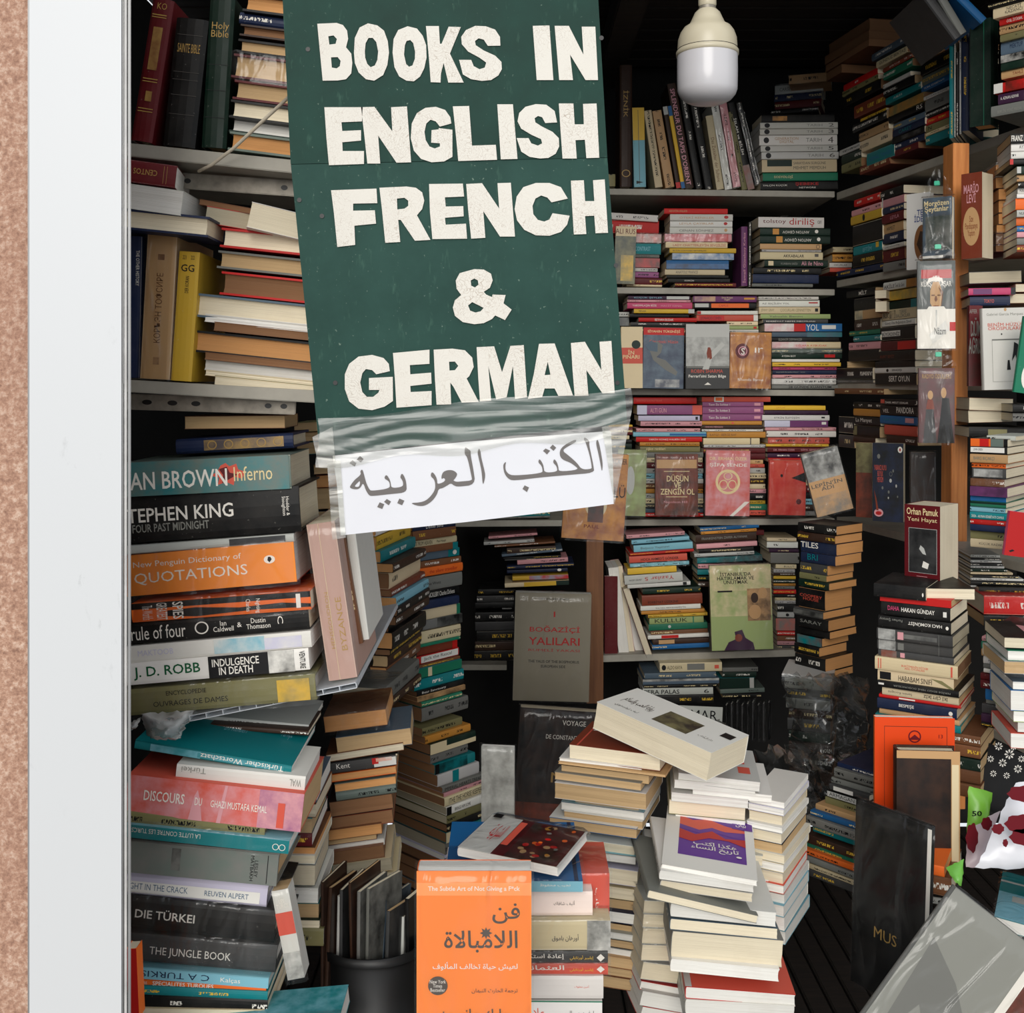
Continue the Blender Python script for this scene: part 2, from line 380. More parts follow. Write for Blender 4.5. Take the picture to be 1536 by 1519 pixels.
def luma(c): return c[0]*.3+c[1]*.6+c[2]*.1
ORD = lambda n: 'topmost' if n == 1 else {2: 'second', 3: 'third', 4: 'fourth', 5: 'fifth', 6: 'sixth', 7: 'seventh', 8: 'eighth', 9: 'ninth', 10: 'tenth', 11: 'eleventh', 12: 'twelfth'}.get(n, '%d%s' % (n, {1: 'st', 2: 'nd', 3: 'rd'}.get(n % 10 if n not in (11, 12, 13) else 0, 'th')))
def rgb_of(tok):
    return PAL[tok][1]
def make_book(mw, dims, face, tok, hard, specs, label, group, prt=True, plastic=False, cat='book', pagetok=None, topsleeve=False):
    c, _, pg = tok.partition('/'); pg = pg or pagetok or random.choice('ccct')
    k1 = random.uniform(.92, 1.06); k2 = random.uniform(.93, 1.04)
    cc = [min(1, max(0, x*k1*random.uniform(.99, 1.01))) for x in rgb_of(c)]
    pc = [min(1, x*k2) for x in PG[pg][1]]
    t = thing('hardcover_book' if hard else 'paperback_book', label, cat, mw, group)
    ic = INK['k'] if luma(cc) > .42 else random.choice([INK['w'], INK['w'], INK['y'], INK['c']])
    book_parts(t, face, dims[0], dims[1], dims[2], hard, s2l(cc), s2l(pc), s2l(ic), 1 if (prt and not specs) else 0)
    for di, s in enumerate(specs):
        f = s.split('^')
        if len(f) < 6 or f[5] == '':
            f += ['']*(6-len(f)); f[5] = 'k' if luma(cc) > .42 else 'w'; s = '^'.join(f)
        decal(t, dims, s, face, di)
    if plastic: sleeve(t, dims, top=topsleeve)
    return t
FACEW = {'s': 'spine out', 'f': 'page edges out', 'l': 'page ends out', 'r': 'page ends out', 'v': 'upright', 'V': 'upright'}
USED = {}
def uniq(label):
    USED[label] = USED.get(label, 0)+1
    return label
def parse(line):
    main, *sp = line.split('|'); lab = None
    sp = [x.strip() if not x.startswith('^') else x for x in sp]
    for x in sp:
        if x.startswith('L:'): lab = x[2:].strip()
    return main.split(), [x for x in sp if not x.startswith('L:') and x], lab
def stack(desc, group, Y, z, data, yaw=0, s=0, hard=0, face='s', pg=None, pers=False, jy=.006, W=None):
    """rows from top to bottom: x0 x1 ytop h colour[/page] options | decals   (x, y, h in a zoomed crop z = ox, oy, scale)"""
    ox, oy, k = z; i = 0; res = []
    for line in data.strip().splitlines():
        line = line.strip()
        if not line: continue
        i += 1
        t, sp, lab = parse(line); x0, x1, y, h = (float(v) for v in t[:4]); tok = t[4]
        fc, hd, ss, yw, dy_, dY, prt, pl = face, hard, s, yaw, W, 0, True, False
        for o in t[5:]:
            if o in ('s', 'f', 'l', 'r'): fc = o
            elif o == 'H': hd = 1
            elif o == 'p': hd = 0
            elif o[0] == 'S': ss = float(o[1:])
            elif o[0] == 'A': yw = float(o[1:])
            elif o[0] == 'W': dy_ = float(o[1:])
            elif o[0] == 'Y': dY = float(o[1:])
            elif o == '-': prt = False
            elif o == 'P': pl = True
        px0, px1, py, ph = ox+x0/k, ox+x1/k, oy+y/k, h/k
        yy = (Y if Y else wallY(px0)-.02)+dY+random.uniform(-jy, jy)
        a = math.radians(yw+random.uniform(-1.2, 1.2)*(1 if yw else .6))
        p = P(px0, py+ph, yy); roll = -math.atan(ss) if ss else 0
        if yw and not pers: roll = -math.atan(ss)*abs(math.cos(a)) if ss else 0
        T = ph*yy/F*.97
        u = Vector((math.cos(a)*math.cos(roll), math.sin(a)*math.cos(roll), math.sin(roll)))
        L = max(.03, solve_len(p, u, px1))
        if dy_ is None:
            dd = {'s': random.uniform(.125, .14), 'f': random.uniform(.12, .14), 'l': random.uniform(.19, .21), 'r': random.uniform(.19, .21)}[fc]
            if fc in 'sf' and L > .05: dd = min(dd, L*.7) if L > .12 else dd
            if hd: dd *= 1.1
        else: dd = dy_
        pgt = tok.partition('/')[2] or pg
        if lab is None:
            if fc == 's': lab = f"{PAL[tok[:2]][0]} book, {FACEW[fc]}, {ORD(i)} from top of {desc}" if i > 1 else f"{PAL[tok[:2]][0]} book, {FACEW[fc]}, topmost of {desc}"
            else: lab = f"{PG[pgt or 'c'][0]} {FACEW[fc]}, book {ORD(i)} {'from top ' if i > 1 else ''}of {desc}"
        b = make_book(frame(p, a, roll), (L, dd, T), fc, tok, hd, sp, lab, group, prt, pl, pagetok=pgt)
        res.append(b)
    return res
def uprights(desc, group, Y, z, data, face='v', hard=0, W=.15, yaw=0, pg=None):
    """left to right: xb0 xb1 yb xt0 yt colour options | decals"""
    ox, oy, k = z; i = 0
    for line in data.strip().splitlines():
        line = line.strip()
        if not line: continue
        i += 1; t, sp, lab = parse(line); xb0, xb1, yb, xt, yt = (float(v) for v in t[:5]); tok = t[5]
        fc, hd, prt, pl, dY, w, yw = face, hard, True, False, 0, W, yaw
        for o in t[6:]:
            if o in ('v', 'V', 'c', 'C'): fc = o
            elif o == 'H': hd = 1
            elif o == '-': prt = False
            elif o == 'P': pl = True
            elif o[0] == 'Y': dY = float(o[1:])
            elif o[0] == 'W': w = float(o[1:])
            elif o[0] == 'A': yw = float(o[1:])
        a0, a1, b, c0, d = ox+xb0/k, ox+xb1/k, oy+yb/k, ox+xt/k, oy+yt/k
        yy = Y+dY; a = math.radians(yw); p = P(a0, b, yy)
        lean = math.atan2(c0-a0, b-d); Lz = math.hypot(c0-a0, b-d)*yy/F
        roll = -lean/math.cos(a) if abs(yw) < 50 else -lean
        u = Vector((math.cos(a)*math.cos(roll), math.sin(a)*math.cos(roll), math.sin(roll)))
        T = max(.004, solve_len(p, Vector((math.cos(a), math.sin(a), 0)), a1)*(math.cos(lean) if fc in 'vV' else 1))
        if fc in 'cC': T = solve_len(p, u, a1)
        if lab is None: lab = f"{PAL[tok[:2]][0]} upright book, {'leftmost' if i == 1 else ORD(i)+' from left'} of {desc}"
        make_book(frame(p, a, roll), (T, w, Lz), fc, tok, hd, sp, lab, group, prt, pl, pagetok=pg)
def slab(name, parent, px0, py, px1, h, Y, depth, mat, s=0, yaw=0):
    """a board: top-left front corner at pixel px0, py and depth Y, running to px1"""
    a = math.radians(yaw); roll = -math.atan(s); p = P(px0, py+h, Y)
    u = Vector((math.cos(a)*math.cos(roll), math.sin(a)*math.cos(roll), math.sin(roll)))
    L = solve_len(p, u, px1); o = link(name, boxmesh(name, 0, L, 0, depth, 0, h*Y/F, .001), mat, parent)
    o.matrix_world = frame(p, a, roll); return o
# ---------------- the setting ----------------
def box(name, x0, x1, y0, y1, z0, z1, mat, parent=None, bev=0):
    return link(name, boxmesh(name, x0, x1, y0, y1, z0, z1, bev), mat, parent)
def stucco():
    m, nt, b = newmat('pebbly_stucco'); tc = N(nt, 'ShaderNodeTexCoord')
    n1 = noise(nt, tc.outputs['Object'], 160, 4, .7); n2 = noise(nt, tc.outputs['Object'], 320, 1)
    c = ramp(nt, n1, [(.3, s2l((.56,.42,.35))), (.5, s2l((.72,.56,.47))), (.72, s2l((.88,.77,.69)))])
    nt.links.new(mixc(nt, ramp(nt, noise(nt, tc.outputs['Object'], 3, 3), [(.3, (0,)*3), (.8, (.5,)*3)]), c, s2l((.6,.44,.37))), b.inputs['Base Color'])
    b.inputs['Roughness'].default_value = .9
    bp = N(nt, 'ShaderNodeBump'); bp.inputs['Strength'].default_value = .8; bp.inputs['Distance'].default_value = .003
    nt.links.new(n1, bp.inputs['Height']); nt.links.new(bp.outputs[0], b.inputs['Normal']); return m
def painted():
    m, nt, b = newmat('scuffed_white_paint'); tc = N(nt, 'ShaderNodeTexCoord')
    mp = N(nt, 'ShaderNodeMapping'); mp.inputs['Scale'].default_value = (1, 1, .45); nt.links.new(tc.outputs['Object'], mp.inputs[0])
    a = ramp(nt, noise(nt, mp.outputs[0], 22, 6, .75), [(.6, (0,)*3), (.7, (.8,)*3)])
    a2 = ramp(nt, noise(nt, mp.outputs[0], 4, 3), [(.45, (0,)*3), (.6, (1,)*3)])
    c = mixc(nt, mixc(nt, 1.0, a, a2, 'MULTIPLY'), s2l((.81,.815,.82)), s2l((.52,.52,.52)))
    nt.links.new(c, b.inputs['Base Color']); b.inputs['Roughness'].default_value = .4
    return m
M['stucco'] = stucco(); M['frame'] = painted()
M['alu'] = plain('grey_aluminium_edge', (.6,.6,.6), .4, .1, 10, .3)
M['paving'] = plain('light_paving', (.55,.54,.52), .9, .1, 3)
xw = P(47, 0, 1.15).x
structure(box('wall_left', -3.2, xw, 1.165, 1.3, 0, 3.1, M['stucco']))
x1 = P(182, 0, 1.15).x
t1 = structure(box('trim_1', xw-.002, x1, 1.15, 1.1515, 0, 3.1, M["frame"], None, .0015))
structure(box('trim_2', xw-.006, xw-.002, 1.155, 1.16, 0, 3.1, M['alu']))
for n_, (a_, b_, y_) in enumerate(((182.3, 185, 1.151), (185.5, 190, 1.1505), (190.3, 195, 1.152))):
    structure(box('trim_%d' % (n_+3), P(a_, 0, 1.15).x, P(b_, 0, 1.15).x, y_, y_+.0012, 0, 3.1, M['alu'] if n_ != 1 else plain('pale_door_gasket', (.78,.77,.76), .5), None, .0006))
structure(box('wall_side', -1.05, -1.0, 1.3, 3.88, 0, 2.6, M['dark']))
structure(box('wall_back', -1.05, 1.9, 3.88, 3.94, 0, 2.9, M['dark']))
structure(box('wall_right', 1.78, 1.86, 1.5, 3.88, 0, 2.9, M['dark']))
structure(box('floor', -3.2, 4, -4, 3.85, -.06, 0, M['paving']))
fl = structure(box('floor_boards_base', -1.0, 1.78, 1.3, 3.75, .0, .03, M['black']))
for i in range(50):
    b = box('plank', -1.0+i*.0555, -1.0+i*.0555+.049, 1.35, 3.74, .03, .044, M['darkwood'], fl, .003)
ce = structure(box('ceiling', -1.05, 1.9, 1.75, 3.94, 2.66, 2.7, M['black']))
for i in range(20):
    box('plank', -1.03, 1.88, 1.77+i*.1, 1.77+i*.1+.09, 2.632, 2.66, M['darkwood'], ce, .004)
for (xa, xb) in ((.28, .36), (1.25, 1.36)):
    structure(box('trim_beam', xa, xb, 1.77, 3.74, 2.55, 2.632, M['darkwood'], None, .004))
M['ceilwood'] = M['darkwood']

# ---------------- shelving ----------------
Yl = 1.40
su = thing('shelving_unit', 'grey steel shelving behind the white door frame, left', 'shelving')
ZA = (180, 0, 4.747); ZB = (180, 300, 4.747); ZC_ = (180, 600, 4.747); ZD = (180, 880, 4.747); ZE = (180, 1180, 4.481)
slab('shelf_board', su, 130, 208, 520, 20, Yl, .34, M['shelf'], .102)
slab('shelf_board', su, 130, 566, 520, 18.5, Yl, .34, M['shelf'], .057)
def rail(parent, px0, py, px1, h, Y, s, slots, depth=.004, mat='rail'):
    o = slab('slotted_rail', parent, px0, py, px1, h, Y, depth, M[mat], s)
    L = max(v.co.x for v in o.data.vertices); H = max(v.co.z for v in o.data.vertices)
    for (a, w) in slots:
        g = disc_geo(14); vs = [(L*a+(x-.5)*w, -.0006, H*.5+(y-.5)*H*.32) for x, y in g[0]]
        q = link('slot', mesh('slot', vs, g[1]), M['black'], o)
    return o
rail(su, 262, 258, 448, 24, Yl+.05, .07, [(.1, .009), (.88, .009), (.98, .007)])
rail(su, 150, 589, 443, 24, Yl+.03, .03, [(.24, .013), (.37, .013), (.49, .012), (.86, .009), (.94, .009)])
box('upright', -.86, -.83, Yl+.3, Yl+.34, 0, 2.6, M['rail'], su); box('upright', -.24, -.21, Yl+.3, Yl+.34, 1.5, 2.6, M['rail'], su)
# broken twin-wall sheet used as a shelf
tw = thing('twin_wall_sheet', 'broken white hollow plastic sheet carrying the left spines', 'plastic sheet', frame(P(285, 1082, 1.39), 0, math.atan(.2)))
L_ = .215; M['sheet'] = plain('white_twin_wall_plastic', (.8,.82,.84), .35, .08, 10)
for z_ in (0, .0065): link('skin', boxmesh('skin', 0, L_, 0, .5, z_, z_+.001), M['sheet'], tw)
for i in range(11):
    link('rib', boxmesh('rib', L_*i/10-.0005, L_*i/10+.0005, 0, .5, .001, .0065), M['sheet'], tw)
# back shelving
bs = thing('shelving_unit', 'long grey shelves along the back wall under the bulb', 'shelving')
YB = 3.30
slab('shelf_board', bs, 600, 279, 1252, 9, YB, .4, M['shelf'], .012)
slab('shelf_board', bs, 600, 428, 1252, 9, YB, .4, M['shelf'], .009)
slab('shelf_board', bs, 600, 581, 1252, 9, YB, .4, M['shelf'], .006)
slab('shelf_board', bs, 683, 781, 1252, 9, YB, .4, M['shelf'], -.006)
slab('shelf_board', bs, 690, 997, 760, 8, YB+.02, .05, M['shelf'], 0)
slab('shelf_board', bs, 903, 983, 1205, 10, YB, .4, M['shelf'], -.03)
pt = slab('post', bs, 880, 810, 905, 245, YB-.05, .04, M['wood2'])
rail(bs, 1170, 300, 1183, 130, YB+.36, 0, [(.5, .006)], .01)
# right shelving along the slanting right-hand wall
rs = thing('shelving_unit', 'grey shelves on pine post along the right side wall', 'shelving')
for (py, h) in ((289, 14), (421, 13), (574, 12), (775, 13)):
    Y_ = wallY(1255); slab('shelf_board', rs, 1255, py, 1620, h*.8, Y_, .42, M['shelf'], 0, -79.2)
slab('shelf_board', rs, 1462, 1080, 1640, 12, wallY(1462), .42, M['shelf'], 0, -79.2)
po = slab('post', rs, 1424, 214, 1449, 1000, 2.50, .05, M['wood'], 0, 0)
po.matrix_world = frame(P(1424, 1214, 2.50), math.radians(4), -math.radians(.35)); 
# ---------------- the sign ----------------
YS = 1.30
def green_mat(k=0.0):
    m, nt, b = newmat('scratched_green_board'); tc = N(nt, 'ShaderNodeTexCoord')
    n = noise(nt, tc.outputs['Object'], 9, 5, .65); sp = noise(nt, tc.outputs['Object'], 190, 2, .6)
    mp = N(nt, 'ShaderNodeMapping'); mp.inputs['Scale'].default_value = (1, 1, .3); mp.inputs['Rotation'].default_value = (0, .4, 0); nt.links.new(tc.outputs['Object'], mp.inputs[0])
    sc = noise(nt, mp.outputs[0], 80, 3, .7)
    c = mixc(nt, ramp(nt, n, [(.3, (0,)*3), (.75, (1,)*3)]), s2l((.02+k,.18+k*.9,.145+k)), s2l((.06+k*1.6,.245+k*.9,.205+k)))
    c = mixc(nt, ramp(nt, sc, [(.6, (0,)*3), (.76, (.35,)*3)]), c, s2l((.3,.45,.38)))
    c = mixc(nt, ramp(nt, sp, [(.68, (0,)*3), (.78, (.7,)*3)]), c, s2l((.5,.58,.52)))
    nt.links.new(c, b.inputs['Base Color']); b.inputs['Roughness'].default_value = .6; b.inputs['Specular IOR Level'].default_value = .25; return m
def cracked_white():
    m, nt, b = newmat('cracked_white_letters'); tc = N(nt, 'ShaderNodeTexCoord')
    v = N(nt, 'ShaderNodeTexVoronoi', feature='DISTANCE_TO_EDGE'); v.inputs['Scale'].default_value = 150
    nz = N(nt, 'ShaderNodeTexNoise'); nz.inputs['Scale'].default_value = 25; nt.links.new(tc.outputs['Object'], nz.inputs['Vector'])
    ad = N(nt, 'ShaderNodeMix', data_type='VECTOR'); ad.inputs[0].default_value = .16; nt.links.new(tc.outputs['Object'], ad.inputs[4]); nt.links.new(nz.outputs[1], ad.inputs[5])
    nt.links.new(ad.outputs[1], v.inputs['Vector'])
    cr = ramp(nt, v.outputs['Distance'], [(.0, (1,)*3), (.06, (0,)*3)])
    ms = ramp(nt, noise(nt, tc.outputs['Object'], 14, 3), [(.38, (.08,)*3), (.66, (.7,)*3)])
    c = mixc(nt, mixc(nt, 1.0, cr, ms, 'MULTIPLY'), s2l((.86,.84,.8)), s2l((.55,.45,.36)))
    nt.links.new(c, b.inputs['Base Color']); b.inputs['Roughness'].default_value = .6; return m
M['green'] = green_mat(); M['green2'] = green_mat(.045); M['cracked'] = cracked_white()
sg = thing('sign_board', 'tall green board with white capital letters hanging at the front', 'sign', Matrix.Translation(P(480, 685, YS)))
inv = P(480, 685, YS)
def sp_(px, py, off=0.0):
    v = P(px, py, YS)-inv; v.y = -off; return v
def panel(name, quad, parent, mat, th, off, fn, smooth=False):
    a = [fn(x, y, off+th) for x, y in quad]; b = [fn(x, y, off) for x, y in quad]; n = len(quad)
    fs = [tuple(range(n)), tuple(range(2*n-1, n-1, -1))]+[(i, n+i, n+(i+1) % n, (i+1) % n) for i in range(n)]
    return link(name, mesh(name, a+b, fs), mat, parent)
panel('upper_board', [(421,-60),(436,246),(911,236),(894,-60)], sg, M['green'], .004, -.004, sp_)
panel('lower_board', [(436,246.6),(480,685),(700,660),(941,635),(911,236.6)], sg, M['green2'], .0035, -.004, sp_)
for (x, y) in ((462,74),(483,324),(503,574),(902,57),(924,398),(926,574),(449,300)):
    g = disc_geo(14); link('screw_hole', mesh('screw_hole', [sp_(x+(a-.5)*7, y+(b-.5)*7, .0006) for a, b in g[0]], g[1]), M['black'], sg)
def curve_fill(contours, fn, off, smooth=False):
    """filled outline with holes; contours are pixel polygons"""
    cu = bpy.data.curves.new('t', 'CURVE'); cu.dimensions = '2D'; cu.fill_mode = 'FRONT'
    for c in contours:
        if smooth:
            for _ in range(2): c = [q for i in range(len(c)) for q in ((c[i][0]*.75+c[(i+1) % len(c)][0]*.25, c[i][1]*.75+c[(i+1) % len(c)][1]*.25), (c[i][0]*.25+c[(i+1) % len(c)][0]*.75, c[i][1]*.25+c[(i+1) % len(c)][1]*.75))]
        sp = cu.splines.new('POLY'); sp.points.add(len(c)-1); sp.use_cyclic_u = True
        for p, (x, y) in zip(sp.points, c): p.co = (x, -y, 0, 1)
    me = curve_mesh(cu)
    vs = [fn(v.co.x, -v.co.y, off) for v in me.vertices]; fs = [tuple(p.vertices) for p in me.polygons]
    bpy.data.curves.remove(cu); bpy.data.meshes.remove(me)
    return mesh('letter', vs, fs)
LET = """52,52 145,48 175,58 195,85 200,125 190,165 215,195 220,240 215,290 190,318 150,324 78,325 ; 105,112 130,108 146,125 140,148 110,152 ; 118,213 150,212 164,230 160,255 145,266 122,262
228,190 232,120 255,70 295,50 340,60 372,85 390,135 396,190 388,250 368,298 325,325 285,318 250,285 232,240 ; 280,185 284,145 298,120 318,120 335,140 344,185 340,225 328,252 308,260 292,245 282,215
413,190 418,125 440,82 485,64 530,75 558,110 574,155 576,215 565,265 545,305 515,328 480,325 445,305 422,260 ; 468,200 472,155 480,135 498,130 512,145 521,185 520,220 508,252 492,258 478,245
573,63 635,63 640,148 648,148 682,66 740,68 688,195 754,334 680,334 658,240 645,290 643,334 596,332 586,200
930,157 870,158 850,128 825,122 808,135 812,155 850,180 905,205 935,235 937,270 920,300 885,322 840,326 790,318 750,295 732,225 790,225 802,255 830,270 855,262 862,238 830,215 775,185 745,150 742,115 765,82 810,62 860,64 905,80 928,115
1085,62 1165,60 1184,322 1104,322
1190,62 1258,62 1328,200 1320,66 1385,66 1398,322 1338,322 1264,200 1278,322 1212,322 1200,180
86,452 270,452 266,520 168,524 172,566 262,562 262,612 172,620 174,662 276,662 276,724 108,730 96,600
262,452 326,450 412,568 406,452 482,448 502,716 432,718 344,588 354,722 292,722 278,590
634,552 700,560 700,690 660,712 600,716 550,700 515,660 500,600 505,530 530,480 570,455 620,450 665,465 690,500 695,530 640,545 620,520 595,512 575,530 566,570 572,610 590,640 615,650 640,640 640,625 598,622 600,562 634,558
702,448 780,446 794,636 908,632 914,704 728,710 718,600
915,438 990,438 1012,700 932,702
1202,525 1145,528 1130,500 1110,494 1094,505 1098,525 1130,545 1180,570 1210,600 1212,640 1195,675 1160,695 1120,698 1070,690 1030,665 1008,600 1065,600 1078,625 1110,636 1130,625 1125,605 1080,585 1030,555 1012,520 1020,480 1050,450 1100,437 1150,440 1190,470
1210,434 1280,434 1286,534 1330,534 1326,436 1391,434 1404,694 1342,696 1335,608 1290,610 1296,698 1228,698 1218,560
118,850 336,842 340,912 224,914 224,948 328,946 334,1010 230,1020 234,1112 148,1122 132,960
350,838 480,832 525,838 555,860 565,900 555,940 530,970 595,1088 520,1092 452,992 440,992 450,1098 378,1102 362,940 ; 434,890 470,886 488,900 488,925 470,938 436,942
588,820 750,818 756,880 664,884 668,928 752,926 754,975 664,982 668,1015 765,1010 770,1082 604,1084 592,950
766,820 842,816 924,938 916,816 980,814 1000,1072 928,1072 848,950 858,1078 790,1082 776,950
1253,890 1175,908 1155,885 1125,875 1098,890 1084,925 1088,965 1110,992 1140,1000 1165,990 1180,960 1262,972 1250,1015 1220,1050 1165,1068 1100,1066 1045,1040 1010,995 998,940 1008,880 1040,835 1100,815 1165,815 1220,835
1268,804 1330,802 1336,902 1380,902 1374,802 1430,798 1446,1054 1386,1056 1380,972 1336,974 1342,1060 1282,1062 1274,930"""
LET2 = """805,76 850,78 885,98 893,130 880,165 850,185 862,198 890,210 892,198 955,200 945,240 984,270 952,320 905,298 890,315 850,335 805,340 750,330 712,300 702,260 712,225 742,200 720,170 716,130 735,95 ; 788,130 805,121 822,130 825,150 808,164 790,155 ; 775,250 795,234 850,262 835,278 810,284 785,275
414,592 415,708 375,735 315,752 250,745 205,710 184,650 184,580 205,530 250,495 315,487 370,502 395,530 400,565 335,580 315,560 285,555 268,575 258,620 268,665 290,688 320,688 345,668 350,655 300,655 300,598
415,478 590,462 590,530 496,536 498,580 598,572 600,625 498,636 500,665 600,660 600,728 432,740 424,600
610,462 700,457 760,465 795,500 802,545 780,590 768,600 826,712 745,716 705,640 690,620 694,724 624,726 616,600 ; 684,520 712,519 728,540 712,560 686,562
816,450 900,446 938,570 978,444 1042,440 1058,690 1000,698 990,540 960,690 910,700 872,540 886,706 832,710 824,600
1115,434 1190,432 1278,682 1208,684 1190,648 1142,648 1130,690 1062,698 1090,580 ; 1157,520 1170,582 1142,584
1268,430 1335,424 1414,560 1405,424 1462,420 1478,670 1420,672 1342,560 1352,682 1286,684 1276,560"""
def rows(t, ox, oy, k):
    for line in t.strip().splitlines():
        yield [[(ox+float(p.split(',')[0])/k, oy+float(p.split(',')[1])/k) for p in c.split()] for c in line.split(';')]
for t_, oy_ in ((LET, 20), (LET2, 380)):
    for cs in rows(t_, 460, oy_, 3.2): link('letter', curve_fill(cs, sp_, .0016), M['cracked'], sg)
# paper with the Arabic line, taped below the board
pp = thing('paper_sign', 'white paper strip with Arabic lettering taped under the green board', 'paper', Matrix.Translation(P(500, 683, YS)))
def spp(px, py, off=0.0):
    v = P(px, py, YS)-P(500, 683, YS); v.y = -off-.004; return v
M['paper'] = plain('white_paper', (.87,.87,.89), .5, .02, 8)
panel('sheet', [(500,683),(506,724),(512,802),(700,782),(850,764),(920,755),(919,700),(916,646),(700,662)], pp, M['paper'], .0006, 0, spp)
def warp(g, quad, fn, off):
    TL, TR, BR, BL = quad; a = []
    for (u, v) in g[0]:
        x = (BL[0]*(1-u)+BR[0]*u)*(1-v)+(TL[0]*(1-u)+TR[0]*u)*v; y = (BL[1]*(1-u)+BR[1]*u)*(1-v)+(TL[1]*(1-u)+TR[1]*u)*v
        a.append(fn(x, y, off))
    return a
AR1 = """160,345 190,316 226,345 212,378
230,312 262,276 296,306 270,338
160,585 175,550 215,500 255,470 272,445 262,425 284,400 300,455 322,540 350,595 370,612 545,588 548,545 535,515 490,492 512,452 540,490 555,530 560,586 672,572 675,530 660,498 644,482 662,438 690,480 706,540 708,626 560,640 370,662 345,650 315,600 300,550 285,540 270,575 235,600 ; 205,570 250,575 262,545 262,510 230,540
426,765 450,720 494,738 474,784
492,716 518,688 558,712 536,748
618,728 638,684 686,704 664,748
934,468 950,424 985,465 1000,510 1000,546 1040,536 1070,520 1078,500 1060,485 1042,500 1040,470 1055,430 1095,412 1150,412 1190,440 1188,465 1165,500 1150,510 1185,525 1230,520 1334,512 1330,480 1290,290 1262,262 1264,185 1300,215 1322,228 1318,262 1345,400 1366,552 1200,572 1160,560 1130,536 1095,560 1050,585 1012,592 1000,640 960,700 900,745 850,758 790,748 744,726 830,722 890,705 940,660 980,600 982,540 970,500
1384,240 1400,200 1415,235 1420,290 1448,400 1462,470 1440,555 1432,520 1425,420 1395,290"""
AR2 = """350,440 356,415 380,392 370,440 375,480 400,512 450,530 725,506 728,470 715,430 684,402 696,366 722,400 738,440 744,502 865,492 868,460 855,430 826,404 838,366 865,400 880,450 882,492 1080,472 1030,430 985,400 930,382 895,350 890,290 930,240 1045,178 1052,205 960,255 915,290 975,335 1060,410 1100,470 1196,466 1198,440 1180,340 1142,215 1120,180 1130,160 1176,195 1172,230 1195,340 1215,440 1222,502 1000,520 700,546 450,578 400,560 362,510
1236,215 1252,178 1270,225 1290,330 1304,420 1296,500 1282,420 1262,320
732,292 756,270 800,290 770,326
798,262 824,232 858,262 832,292
536,656 556,622 598,642 578,686"""
for t_, ox_, oy_ in ((AR1, 500, 640), (AR2, 700, 630)):
    for cs in rows(t_, ox_, oy_, 6.4): link('lettering', curve_fill(cs, spp, .0012, len(cs[0]) > 6), M['ink'], pp, ink((.42,.40,.39)))
# wrinkled clear tape over the seam
tp = []; fs = []; nx, ny = 46, 16
for j in range(ny+1):
    for i in range(nx+1):
        u = i/nx; v = j/ny
        xa = 478+(945-478)*u; top = 627-52*u*0.9+4*math.sin(u*9); bot = 700-48*u+5*math.sin(u*17)
        tp.append(sp_(xa+3*math.sin(v*5), top+(bot-top)*v, .0062+.0008*random.random()+.0018*abs(math.sin(v*11+u*3+1.5*math.sin(u*7)))))
for j in range(ny):
    for i in range(nx):
        q = j*(nx+1)+i; fs.append((q, q+1, q+nx+2, q+nx+1))
link('clear_tape', mesh('clear_tape', tp, fs, smooth=True), M['tape'], sg)
for (q) in (((492,690),(512,690),(520,805),(500,808)), ((902,640),(945,628),(940,650),(921,756)), ((470,655),(500,640),(505,700),(480,700))):
    panel('clear_tape', list(q), sg, M['tape'], .0008, .0062, sp_)
# thin cord running from the sign down to the shelf
def tube(name, pts, r, mat, parent=None, n=8):
    vs = []; fs = []
    for i, p in enumerate(pts):
        d = (pts[min(i+1, len(pts)-1)]-pts[max(i-1, 0)]).normalized(); a = d.orthogonal().normalized(); b = d.cross(a)
        for k in range(n): vs.append(p+a*r*math.cos(2*math.pi*k/n)+b*r*math.sin(2*math.pi*k/n))
    for i in range(len(pts)-1):
        for k in range(n): fs.append((i*n+k, i*n+(k+1) % n, i*n+n+(k+1) % n, i*n+n+k))
    fs += [tuple(range(n)), tuple(range(len(vs)-n, len(vs)))]
    return link(name, mesh(name, vs, fs, smooth=True), mat, parent)
M['cord'] = plain('white_cord', (.8,.76,.68), .6, .1, 40)
o = tube('cord', [P(436, 143, 1.31), P(400, 176, 1.33), P(352, 221, 1.37), P(318, 247, 1.385), P(298, 257, 1.40)], .0022, M['cord'])
tag(o, 'thin white cord from the green sign down to the left shelf', 'cord')
# ---------------- bulb ----------------
YU = 1.85
lb_ = thing('light_bulb', 'large unlit white LED bulb hanging from the ceiling', 'light bulb', Matrix.Translation(P(1061, 157, YU)))
def lathe(name, prof, mat, parent, n=48):
    vs = []; fs = []
    for (r, z) in prof:
        for k in range(n): vs.append((r*math.cos(2*math.pi*k/n), r*math.sin(2*math.pi*k/n), z))
    for i in range(len(prof)-1):
        for k in range(n): fs.append((i*n+k, i*n+(k+1) % n, i*n+n+(k+1) % n, i*n+n+k))
    return link(name, mesh(name, vs, fs, smooth=True), mat, parent)
q = YU/F
M['bulbbody'] = plain('ivory_plastic_body', (.78,.74,.64), .35, .03, 5); M['globe'] = plain('frosted_white_globe', (.8,.79,.8), .22, .02, 5)
lathe('globe', [(.0001, 0), (14*q, .6*q), (26*q, 3*q), (36*q, 8*q), (42*q, 15*q), (44.5*q, 22*q), (45*q, 40*q), (45*q, 74*q)], M['globe'], lb_)
lathe('collar', [(45*q, 73*q), (46.5*q, 74*q), (46.5*q, 79*q), (45*q, 81*q)], M['bulbbody'], lb_)
